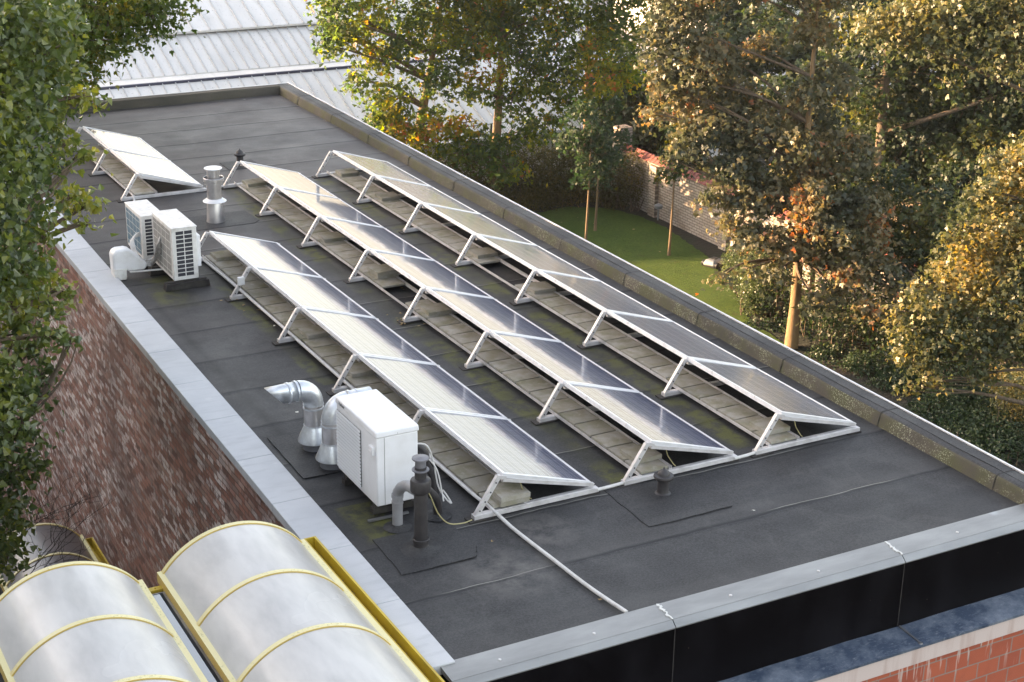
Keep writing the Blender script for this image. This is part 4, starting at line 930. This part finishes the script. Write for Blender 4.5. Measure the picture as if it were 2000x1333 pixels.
def leaves(name, centers, size, mat, parent, shape, tint, outward=None, flat=.55, droop=.25, jit=.35, rng=RNG):
    """centers (N,3); each leaf is a little folded patch facing mostly up/outward"""
    N = len(centers); k = len(shape)
    nrm = rng.normal(size=(N, 3)); nrm /= np.linalg.norm(nrm, axis=1)[:, None]
    base = np.zeros((N, 3)); base[:, 2] = 1
    if outward is not None: base = base * .5 + outward * 1.0
    nrm = nrm * (1 - flat) * 1.4 + base * flat; nrm /= np.linalg.norm(nrm, axis=1)[:, None] + 1e-9
    d = rng.normal(size=(N, 3)); d[:, 2] -= droop * 2
    if outward is not None: d += outward * .7
    d -= nrm * (d * nrm).sum(1)[:, None]; d /= np.linalg.norm(d, axis=1)[:, None] + 1e-9
    s_ = np.cross(d, nrm); sz = size * rng.uniform(1 - jit, 1 + jit, N)
    V = centers[:, None, :] + sz[:, None, None] * (shape[None, :, 0:1] * s_[:, None, :] + shape[None, :, 1:2] * d[:, None, :] + shape[None, :, 2:3] * nrm[:, None, :] * 1.6)
    V = V.reshape(-1, 3); nf = N * k // 4
    me = bpy.data.meshes.new(name); me.vertices.add(len(V)); me.vertices.foreach_set('co', V.astype(np.float32).ravel())
    me.loops.add(nf * 4); me.loops.foreach_set('vertex_index', np.arange(nf * 4, dtype=np.int32))
    me.polygons.add(nf); me.polygons.foreach_set('loop_start', np.arange(0, nf * 4, 4, dtype=np.int32)); me.polygons.foreach_set('loop_total', np.full(nf, 4, dtype=np.int32))
    me.update(calc_edges=True)
    at = me.attributes.new('tint', 'FLOAT', 'POINT'); at.data.foreach_set('value', np.repeat(np.clip(tint, 0, 1), k).astype(np.float32))
    me.materials.append(MT[mat]); o = bpy.data.objects.new(name, me); COL.objects.link(o)
    if parent: o.parent = parent
    return o
def nz(p, sc_, seed=0.): return np.array([noise.noise(Vector((q[0] * sc_ + seed, q[1] * sc_, q[2] * sc_))) for q in p])
def clump_points(lobes, per_m2, leaf, flat_=.45, cl_r=.45, rng=RNG, fill=.25):
    """lobes: (x,y,z, rx,ry,rz). sub-clumps on each lobe's shell; flattened sprays of leaves in each"""
    C = []; OUT = []; HUB = []
    for (x, y, z, rx, ry, rz_) in lobes:
        area = 4 * math.pi * ((rx * ry) ** 1.6 / 3 + (rx * rz_) ** 1.6 / 3 + (ry * rz_) ** 1.6 / 3) ** (1 / 1.6)
        n = max(4, int(area * per_m2 / (cl_r * cl_r * 70)))
        d = rng.normal(size=(n, 3)); d /= np.linalg.norm(d, axis=1)[:, None]
        rr = np.where(rng.uniform(size=n) < fill, rng.uniform(.2, .8, n), rng.uniform(.78, 1.04, n))
        H = np.array([x, y, z]) + d * rr[:, None] * [rx, ry, rz_]; m = int(per_m2 * area / n)
        for h_, dd in zip(H, d):
            mm = max(3, int(m * rng.uniform(.5, 1.5))); r_ = cl_r * rng.uniform(.65, 1.35)
            q = rng.normal(size=(mm, 3)) * [r_ * .55, r_ * .55, r_ * flat_ * .55]
            q[:, 2] -= (q[:, 0] ** 2 + q[:, 1] ** 2) * .35 / r_ - (q[:, 0] * dd[0] + q[:, 1] * dd[1]) * -.35
            C.append(h_ + q); OUT.append(np.tile(dd, (mm, 1))); HUB.append(h_)
    return np.concatenate(C), np.concatenate(OUT), np.array(HUB)
def curve_to(a, b_, sag, n=5):
    a = Vector(a); b_ = Vector(b_); L = (b_ - a).length; mid = Vector((random.uniform(-1, 1), random.uniform(-1, 1), sag)) * L * .14
    return [a.lerp(b_, k / n) + mid * math.sin(math.pi * k / n) for k in range(n + 1)]
def tree(name, base, top, r0, lobes, leaf, mat, barkm, shape, label, cat='tree', group=None, per_m2=60, cl_r=.45, tint_b=.35, tint_n=.5, seed=1, flat=.5, lean=None, nbr=60, fill=.25, mid=None, extra=None):
    global RNG
    rng = np.random.default_rng(seed); random.seed(seed)
    root = thing(name, label, cat, base, 0, group); B = Vector(base)
    tp = [Vector(base)]; T = Vector(top)
    for k in range(1, 9):
        t_ = k / 8; p = B.lerp(T, t_); p += Vector((math.sin(t_ * 5 + seed) * .12, math.cos(t_ * 4 + seed) * .12, 0)) * r0 * 4 * t_ * (1 - t_) * 2
        if mid is not None: p += Vector(mid) * math.sin(math.pi * t_)
        tp.append(p)
    b = MB(); b.tube([p - B for p in tp], [r0 * 1.25] + [r0 * (1 - .78 * k / 8) for k in range(1, 9)], 14)
    C, OUT, HUB = clump_points(lobes, per_m2, leaf, cl_r=cl_r, rng=rng, fill=fill)
    tr_ = b.done('trunk', barkm, root)
    # limbs: to each lobe, then twigs to hubs
    b = MB()
    for l in lobes:
        c_ = Vector(l[:3]); kk = min(range(2, 9), key=lambda k: (tp[k] - (c_ - Vector((0, 0, .4 * (c_ - B).xy.length)))).length + (0 if tp[k].z < c_.z + .3 else 3))
        ra = r0 * (.5 - .035 * kk); pts = curve_to(tp[kk] - B, c_ - B, .35, 6); b.tube(pts, [max(.012, ra * (1 - .8 * q / 6)) for q in range(7)], 8)
        hh = [h_ for h_ in HUB if (Vector(h_) - c_).length < max(l[3:]) * 1.05]; random.shuffle(hh)
        for h_ in hh[:max(3, int(nbr / len(lobes)))]:
            s0 = pts[random.choice((3, 4, 5, 6))]; hv = Vector(h_) - B; q = curve_to(s0, hv, .25, 4); rb = max(.008, ra * .32); b.tube(q, [rb * (1 - .75 * k / 4) for k in range(5)], 5)
    b.done('branches', 'bark_dark', root)
    tint = tint_b + tint_n * (nz(C, .55, seed) + .35 * nz(C, 2.1, seed)) + rng.normal(size=len(C)) * .13
    tint = np.where(rng.uniform(size=len(C)) < .04, tint + .35, tint)
    C = C - np.array(base)
    leaves('crown', C, leaf, mat, root, shape, tint, OUT, flat=flat, rng=rng)
    return root
def P(x, y, D):     # layout note: photo pixel (2000 px wide) at horizontal distance D metres, used only to choose real positions
    d = CW + CR * (x - 1000) / 3136.6 - CU * (y - 666.5) / 3136.6; d /= math.hypot(d.x, d.y); q = CAMP + d * D; return (q.x, q.y, q.z)
def L(x, y, D, r, rz=None, rd=None): p = P(x, y, D); return (*p, r, rd or r, rz or r * .75)

# left tree (near)
LT = [L(10, 40, 17.5, .70), L(95, 60, 18.2, .36), L(50, 170, 18, .42), L(100, 130, 18.2, .22, .18), L(20, 300, 17.5, .45), L(-90, 200, 17, .9), L(-110, 500, 17, .9), L(80, 335, 18.2, .24, .16), L(135, 385, 18.4, .20, .12), L(175, 400, 18.5, .15, .08), L(170, 435, 18.5, .10, .07), L(35, 420, 18, .34), L(5, 550, 17.5, .5), L(75, 460, 18, .14, .1),
      L(95, 250, 18, .16, .10), L(125, 285, 18.2, .16, .08), L(160, 300, 18.2, .12, .05), L(40, 620, 17.8, .26), L(85, 600, 18, .15), L(120, 570, 18, .08), L(5, 760, 17.5, .38), L(55, 680, 18, .20), L(35, 850, 17.6, .20), L(100, 655, 18, .16, .09), L(140, 665, 18, .09, .06), L(5, 930, 17.4, .3), L(-90, 800, 17, .9), L(30, 990, 17.8, .16), L(0, 1070, 17.6, .2), L(-80, 1050, 17, .7), L(-180, 350, 16.5, 1.3), L(65, 760, 18, .12), L(140, 190, 18.4, .16, .09), L(170, 185, 18.4, .10, .06), L(60, 520, 17.9, .22), L(110, 560, 18, .13, .1), L(90, 720, 18, .12, .1), L(60, 900, 17.7, .16)]
tree('plane_tree', (-4.9, 5.2, -10), (-4.4, 5.6, 6.5), .22, LT, .078, 'leaf_left', 'bark_dark', POP, 'large green leafy tree filling the left edge over the brick wall', per_m2=235, cl_r=.17, tint_b=.46, tint_n=.55, seed=3, nbr=160, flat=.40, fill=.35)
# farther tree at the top left
LO = [L(250, -10, 30, 1.2, .8), L(300, 25, 29.5, .35, .28), L(210, 55, 29, .6, .45), L(120, 120, 29, .6), L(165, 200, 28.6, .22, .10), L(70, 230, 29, .5), L(110, 150, 29, .4), L(50, 120, 29, 1.2), L(140, 10, 30, 1.4), L(60, 320, 29, .7), L(160, -90, 30, 2.0), L(165, 105, 29, .35, .3)]
tree('oak_tree', (-2.6, 19.6, -10), (-1.9, 18.9, 5.5), .22, LO, .095, 'leaf_oak', 'bark_dark', OAK, 'backlit yellow-green oak behind the big left tree at the top', per_m2=130, cl_r=.24, tint_b=.45, tint_n=.6, seed=5, nbr=90, flat=.5)
# three middle trees in front of the hall
G = 'row of trees between the garden hedge and the hall'
M1 = [L(660, 60, 57, .7, .5), L(690, 40, 57, 1.1, .8), L(650, 90, 57, .6, .4), L(740, 110, 57, .8), L(700, 160, 56, .5, .35), L(760, 190, 56, .8, .6), L(790, 60, 58, 1.3), L(740, 250, 55.5, .7, .5), L(790, 270, 55.5, .9, .6), L(850, 240, 56, .9, .7), L(850, 150, 57, .9), L(870, 40, 58, 1.3), L(700, -60, 58, 1.7), L(840, -80, 58, 2), L(910, 250, 56, .6, .5), L(830, 330, 55, .7, .5), L(760, 230, 56, .8), L(900, 90, 57, .8), L(640, 10, 57, .5, .4)]
tree('garden_tree', P(790, 345, 57)[:2] + (-10,), P(862, 0, 58.5), .25, M1, .140, 'leaf_mid', 'bark_brown', MAPLE, 'leftmost leaning tree with red-tinged leaves before the metal roofs', 'tree', G, per_m2=66, cl_r=.36, tint_b=.45, tint_n=.6, seed=11, nbr=90)
M2 = [L(950, 60, 58, 1.4), L(1010, 120, 57, 1.0), L(930, 170, 57, .8), L(1010, 200, 56.5, .8, .6), L(960, 280, 55.5, .8, .5), L(1040, 40, 58, 1.3), L(930, -60, 58, 1.8), L(1050, -80, 58, 2), L(1030, 260, 56, .7, .5), L(990, 330, 55, .7, .5), L(900, 300, 55.5, .8, .5), L(960, 10, 58, 1.2)]
tree('garden_tree', P(962, 330, 57)[:2] + (-10,), P(985, -40, 58), .22, M2, .140, 'leaf_mid', 'bark_brown', MAPLE, 'middle garden tree with forked trunk and yellow-lit leaves above the hedge', 'tree', G, per_m2=64, cl_r=.36, tint_b=.46, tint_n=.65, seed=12, nbr=90)
M3 = [L(1130, 40, 58, 1.4), L(1190, 90, 57, 1.0), L(1100, 120, 57, 1.0), L(1180, 160, 56.5, .9, .6), L(1110, 190, 56.5, .8, .6), L(1220, 30, 58, 1.2), L(1140, -80, 58, 2), L(1230, -60, 58, 1.6), L(1070, 160, 57, .8), L(1220, 140, 57, .7), L(1070, 240, 56, .6, .4)]
tree('garden_tree', P(1142, 330, 59)[:2] + (-10,), P(1150, -40, 59), .14, M3, .140, 'leaf_mid', 'bark_brown', MAPLE, 'rightmost garden tree of the hall row, orange-lit, behind the young tree', 'tree', G, per_m2=56, cl_r=.38, tint_b=.45, tint_n=.65, seed=13, nbr=90)
# big right trees
T1 = [L(1320, 50, 46, .85, .7), L(1375, 120, 46, 1.0), L(1320, 170, 46, .7), L(1390, 230, 46, 1.0), L(1350, 280, 45, .55, .4), L(1430, 330, 45, .8, .5), L(1395, 385, 44.5, .4, .22), L(1480, 250, 46, 1.0), L(1500, 380, 45, .8, .5), L(1480, 460, 44, .7, .35), L(1430, 430, 44, .4, .2), L(1410, 545, 43.5, .22, .09), L(1460, 525, 43.5, .22, .10), L(1515, 530, 43.5, .4, .24), L(1545, 470, 44, .55, .4), L(1570, 330, 46, .9), L(1490, 90, 47, .5), L(1640, 410, 45, .8, .5), L(1600, 480, 44, .6, .4), L(1660, 530, 43.5, .55, .3), L(1580, 230, 47, .8), L(1650, 300, 46, .9), L(1340, -40, 46, 1.2), L(1450, -80, 47, 1.4), L(1275, 220, 46, .28), L(1275, 110, 46, .3), L(1440, 180, 46.5, .6), L(1700, 460, 44.5, .6, .4), L(1600, -60, 47, 1.4), L(1630, 570, 43.5, .3, .2), L(1310, 310, 45, .22, .14), L(1620, 150, 46.6, .7), L(1590, 60, 46.4, .6), L(1590, 380, 44.2, .5, .35), L(1570, 180, 45.6, .5, .4), L(1560, 280, 45, .5, .4), L(1720, 520, 44, .5, .3), L(1760, 560, 43.6, .45, .28), L(1700, 600, 43.2, .45, .25), L(1600, 590, 43.2, .35, .2), L(1690, 390, 45, .7, .4), L(1290, 60, 46, .5), L(1300, 150, 46, .45), L(1450, 390, 44.6, .45, .25), L(1660, 480, 44.2, .6, .4), L(1590, 435, 43.8, .45, .26), L(1645, 455, 43.6, .45, .24), L(1560, 420, 44, .35, .2)]
tree('sycamore_tree', (21.76, 22.77, -10), P(1600, -30, 46.5), .17, T1, .122, 'leaf_right', 'bark_pale', MAPLE, 'big copper-leaved tree with the bare pale trunk beside the roof edge', per_m2=160, cl_r=.30, tint_b=.48, tint_n=.6, seed=21, nbr=200, fill=.2, mid=(.1, .1, 0))
T2 = [L(1700, 150, 52, 1.6), L(1780, 260, 52, 1.7), L(1860, 120, 52, 1.8), L(1900, 330, 51, 1.7), L(1760, 400, 51, 1.5), L(1850, 480, 50, 1.5), L(1960, 220, 52, 1.7), L(1950, 440, 50, 1.4), L(1700, 300, 52, 1.3), L(1780, 30, 52, 1.7), L(1930, 0, 52, 1.8), L(1700, -20, 53, 1.6), L(1800, 540, 50, 1.2, .8), L(1720, 520, 50, .9), L(2060, 150, 52, 2), L(2060, 420, 51, 2), L(1660, 80, 53, .9), L(1700, 430, 46, .8, .6), L(1780, 470, 46, .9, .6), L(1860, 520, 45, .9, .6), L(1770, 540, 45, .7, .4), L(1840, 570, 44, .8, .5), L(1720, 360, 47, .9), L(1830, 420, 46, 1.0), L(1690, 500, 46, .6, .4)]
tree('maple_tree', P(1705, 560, 50)[:2] + (-10,), P(1745, -60, 52), .26, T2, .125, 'leaf_dark', 'bark_dark', MAPLE, 'dense dark green tree crown filling the upper right', per_m2=112, cl_r=.5, tint_b=.48, tint_n=.7, seed=22, nbr=150)
T3 = [L(1960, 430, 34, .8, .55), L(1990, 560, 33.5, 1.0, .6), L(1890, 520, 33.5, .8, .4), L(1830, 590, 33, .6, .32), L(1780, 640, 32.8, .4, .22), L(1880, 640, 33, .75, .35), L(1800, 700, 32.6, .45, .25), L(1960, 660, 33, .7, .4), L(2060, 500, 34, 1.2), L(2070, 650, 33, .9), L(1870, 470, 33.5, .35, .2), L(1930, 370, 34, .35, .25), L(1990, 330, 34.5, .5, .4), L(1850, 680, 32.8, .35, .2), L(1870, 440, 33.5, .18, .12), L(1795, 560, 33, .22, .14), L(1752, 610, 32.8, .16, .1), L(1765, 690, 32.6, .22, .12), L(1900, 395, 34, .28, .16), L(1775, 755, 32.5, .14, .08), L(1820, 745, 32.5, .18, .1), L(1920, 730, 32.7, .3, .15), L(1930, 310, 34.5, .2, .15), L(2080, 330, 35, 1.3)]
tree('sycamore_tree', P(2110, 780, 36)[:2] + (-10,), P(2130, 250, 35), .16, T3, .086, 'leaf_gold', 'bark_brown', MAPLE, 'sunlit golden-green tree reaching in from the right edge over the roof', per_m2=250, cl_r=.24, tint_b=.46, tint_n=.6, seed=23, nbr=120)
T4 = [L(1720, 40, 42, .6, .4), L(1790, 30, 42, .8, .5), L(1860, 60, 42, .9, .5), L(1760, 80, 42, .4, .25), L(1940, 60, 42, 1.0, .6), L(1980, 110, 41.5, .7, .4), L(1900, -40, 42, 1.4), L(2050, 20, 42, 1.4)]
tree('maple_tree', (30.5, 17.6, -10), P(2010, 20, 42), .2, T4, .105, 'leaf_gold', 'bark_dark', MAPLE, 'sunlit yellow-green tree reaching in at the top right corner', per_m2=165, cl_r=.3, tint_b=.48, tint_n=.5, seed=24, nbr=60)
# young standard trees on the lawn
G = 'young staked trees on the lawn'
def young(base, lobes, label, seed, topz):
    tree('young_tree', base, (base[0] + .1, base[1], topz), .05, lobes, .11, 'leaf_young', 'wood_stake', MAPLE, label, 'tree', G, per_m2=170, cl_r=.26, tint_b=.35, tint_n=.6, seed=seed, nbr=40, flat=.5)
D1 = 52.7
young((21.0, 33.2, -10), [L(1140, 215, D1, .45), L(1120, 270, D1, .5), L(1165, 265, D1, .5), L(1150, 320, D1, .45), L(1140, 350, D1, .25), L(1190, 300, D1, .35)], 'front young tree with pale straight stem and yellow lower leaves', 31, -5.6)
D2 = 55.2
young((22.6, 35.2, -10), [L(1180, 230, D2, .45), L(1210, 270, D2, .45), L(1190, 310, D2, .4), L(1200, 200, D2, .3), L(1180, 350, D2, .22)], 'second young tree with grey stem standing behind the first', 32, -5.9)
D3 = 52.4
young((23.39, 31.65, -10), [L(1312, 300, D3, .35), L(1300, 340, D3, .28), L(1330, 260, D3, .4), L(1325, 330, D3, .3)], 'young tree with dark stem in front of the white garden wall', 33, -6.2)

def bush(name, boxes, leaf, mat, label, cat='bush', group=None, dens=130, seed=1, shape=SIMPLE, cl=.18, tb=.4, flat=.35, kind=None, tn=.6):
    rng = np.random.default_rng(seed); random.seed(seed)
    C, OUT, HUB = clump_points(boxes, dens, leaf, cl_r=cl, rng=rng, flat_=.8, fill=.2)
    keep = C[:, 2] > -9.98; C = C[keep]; OUT = OUT[keep]
    base = (boxes[0][0], boxes[0][1], -10); root = thing(name, label, cat, base, 0, group)
    if kind: root['kind'] = kind
    tint = tb + tn * (nz(C, 1.2, seed) + .4 * nz(C, 4, seed)) + rng.normal(size=len(C)) * .12
    leaves('foliage', C - np.array(base), leaf, mat, root, shape, tint, OUT, flat=flat, rng=rng)
    b = MB()
    for k in range(0, len(HUB), max(1, len(HUB) // 40)):
        h_ = Vector(HUB[k])
        if h_.z > -9.7: b.tube(curve_to(((h_.x * .6 + base[0] * .4 if len(boxes) < 3 else h_.x) - base[0], (h_.y * .8 + base[1] * .2 if len(boxes) < 3 else h_.y) - base[1], 0), h_ - Vector(base), .1, 3), [.02, .015, .01, .006], 5)
    if len(HUB) > 160: b.done('stems', 'bark_dark', root)
    else: b.bm.free()
    return root
# tall hedge at the far side of the lawn
HB = []
for k in range(13):
    x = 16.5 + k * .68; HB.append((x, 39.0 - .02 * k + random.uniform(-.15, .15), -8.95 + random.uniform(-.1, .2), .6, .6, 1.25))
bush('tall_hedge', HB, .085, 'leaf_hedge', 'tall brownish-green hedge along the far side of the lawn', 'hedge', None, 190, 41, tb=.45)
HB = [(17 + k * .55, 38.45 + random.uniform(-.1, .1), -9.75, .35, .3, .42 + random.uniform(-.1, .1)) for k in range(14)]
bush('low_shrub_border', HB, .07, 'leaf_hedge', 'low mixed shrubs along the foot of the tall hedge', 'shrub border', None, 170, 42, tb=.6)
bush('wall_bush', [(24.9, 37.6, -9.0, .5, .55, 1.15), (25.2, 36.9, -8.7, .35, .4, 1.0), (24.7, 37.6, -9.7, .6, .5, .5)], .08, 'leaf_hedge', 'dark bush climbing the corner of the garden wall', 'bush', None, 180, 43)
bush('clipped_bush', [L(1450, 515, 48.5, .6, .9), L(1478, 575, 47, .45, .6), L(1480, 545, 47.5, .6, 1.0), L(1510, 500, 49, .8, .9)], .06, 'leaf_bush', 'rounded grey-green small-leaved bush between mower and trunk', 'bush', None, 330, 44, cl=.14, tb=.4)
bush('juniper', [L(1500, 660, 45.6, .7, .22), L(1540, 640, 46.2, .7, .22), L(1480, 640, 46, .5, .2), L(1520, 690, 45, .5, .2)], .075, 'leaf_juniper', 'spreading juniper at the left of the pale trunk foot', 'juniper', 'spreading junipers along the roof edge bed', 300, 45, cl=.16)
bush('juniper', [L(1640, 735, 43, .7, .25), L(1700, 765, 42.2, .7, .25), L(1600, 710, 43.6, .6, .22), L(1760, 740, 42.2, .7, .25), L(1690, 710, 43.2, .6, .25), L(1620, 690, 44.2, .5, .2)], .075, 'leaf_juniper', 'spreading juniper just right of the pale trunk foot', 'juniper', 'spreading junipers along the roof edge bed', 300, 46, cl=.16)
bush('juniper', [L(1840, 800, 40.5, .8, .3), L(1900, 830, 39.5, .9, .35), L(1960, 860, 38.6, .9, .35), L(1930, 790, 40.4, .8, .4), L(1990, 820, 39.6, .8, .4), L(1870, 770, 41, .7, .4)], .08, 'leaf_juniper', 'wide dark juniper mass at the right edge below the golden tree', 'juniper', 'spreading junipers along the roof edge bed', 300, 47, cl=.18)
bush('golden_bush', [L(1975, 775, 39.5, .45, .55), L(1950, 740, 40, .22, .3), L(2010, 790, 39.5, .5, .5), L(1990, 745, 40, .3, .35)], .06, 'leaf_gold', 'small bush with bright golden leaves at the right edge', 'bush', None, 300, 48, cl=.14, tb=.75)
for k, (pts_, lb_t) in enumerate([([L(1590, 600, 46, .8, 1.2), L(1640, 600, 45.6, .8, 1.2), L(1680, 620, 45, .8, 1.1), L(1620, 650, 44.6, .5, .6)], 'dark laurel bush just right of the pale trunk'), ([L(1730, 610, 45, .9, 1.3), L(1780, 620, 44.5, .9, 1.3), L(1830, 640, 43.6, .9, 1.2), L(1750, 680, 43, .7, .7)], 'dark laurel bush in the middle of the shady hedge'), ([L(1880, 650, 43, 1.0, 1.4), L(1940, 660, 42.4, 1.0, 1.4), L(2000, 670, 42, 1.1, 1.4), L(1880, 730, 41.4, .8, .7), L(1820, 720, 42, .6, .5)], 'dark laurel bush at the right end of the shady hedge'), ([L(1505, 590, 47, .6, .9), L(1530, 570, 47, .7, 1.0)], 'dark shrub behind and left of the pale trunk')]):
    bush('laurel_bush', pts_, .10, 'leaf_dark', lb_t, 'bush', 'dark laurels under the right trees', 110, 50 + k, cl=.25, tb=.35)
# trees behind the garden wall
G = 'dark trees beyond the garden wall'
bk = [(29.5, 41, 5.2, 'dark tree behind the wall corner with large leaves'), (33, 34, 6.5, 'dark tree behind the wall seen past the copper tree'), (36, 27, 7, 'dark tree behind the wall under the dense right crown'), (37, 46, 8, 'farther dark tree beyond the wall corner'), (42, 38, 8, 'farther dark tree beyond the copper tree'), (38, 19, 7, 'dark tree beyond the wall at the right edge')]
for k, (x, y, h_, lb_t) in enumerate(bk):
    lb2 = [(x + random.uniform(-2.2, 2.2), y + random.uniform(-2.2, 2.2), -10 + h_ * random.uniform(.12, .85), random.uniform(1.1, 1.9), random.uniform(1.1, 1.9), random.uniform(.9, 1.5)) for _ in range(12)]
    tree('woodland_tree', (x, y, -10), (x + .5, y, -10 + h_), .2, lb2, .2, 'leaf_dark', 'bark_dark', MAPLE, lb_t, 'tree', G, per_m2=38, cl_r=.6, tint_b=.5, tint_n=.5, seed=60 + k, nbr=60)
# bare climbing twigs over the low skylight
b = MB(); random.seed(9)
def twig(p, d, l, r_, lev):
    pts = [Vector(p)]; dd = Vector(d).normalized()
    for k in range(5): dd = (dd + Vector((random.uniform(-.3, .3), random.uniform(-.3, .3), random.uniform(-.22, .25)))).normalized(); pts.append(pts[-1] + dd * l / 5)
    b.tube(pts, [r_ * (1 - .13 * k) for k in range(6)], 4)
    if lev:
        for k in (1, 2, 3, 4, 5): twig(pts[k], dd + Vector((random.uniform(-1, 1), random.uniform(-1, 1), random.uniform(-.5, .9))), l * .5, r_ * .6, lev - 1)
for k in range(6): twig((-3.3 + random.uniform(-.2, .2), 6.6 + random.uniform(-.5, .5), -3.3 + .15 * k), (1, random.uniform(-.6, .5), random.uniform(-.1, .8)), random.uniform(.8, 1.4), .007, 2)
tag(b.done('bare_shrub', 'rod'), 'leafless twiggy shrub spreading over the small lower skylight', 'shrub')

# morning haze
if HAZE:
    b = MB(); b.box(-40, -14, -11, 130, 110, 9.5); o = b.done('haze', []); o['kind'] = 'stuff'
    hm = bpy.data.materials.new('haze_air'); hm.use_nodes = True; ht = hm.node_tree; ht.nodes.remove(ht.nodes['Principled BSDF'])
    pv_ = ht.nodes.new('ShaderNodeVolumePrincipled'); pv_.inputs['Density'].default_value = HAZE; pv_.inputs['Anisotropy'].default_value = .6; pv_.inputs['Color'].default_value = (.95, .95, .97, 1)
    ht.links.new(pv_.outputs[0], ht.nodes['Material Output'].inputs['Volume']); o.data.materials.append(hm); o.visible_shadow = True
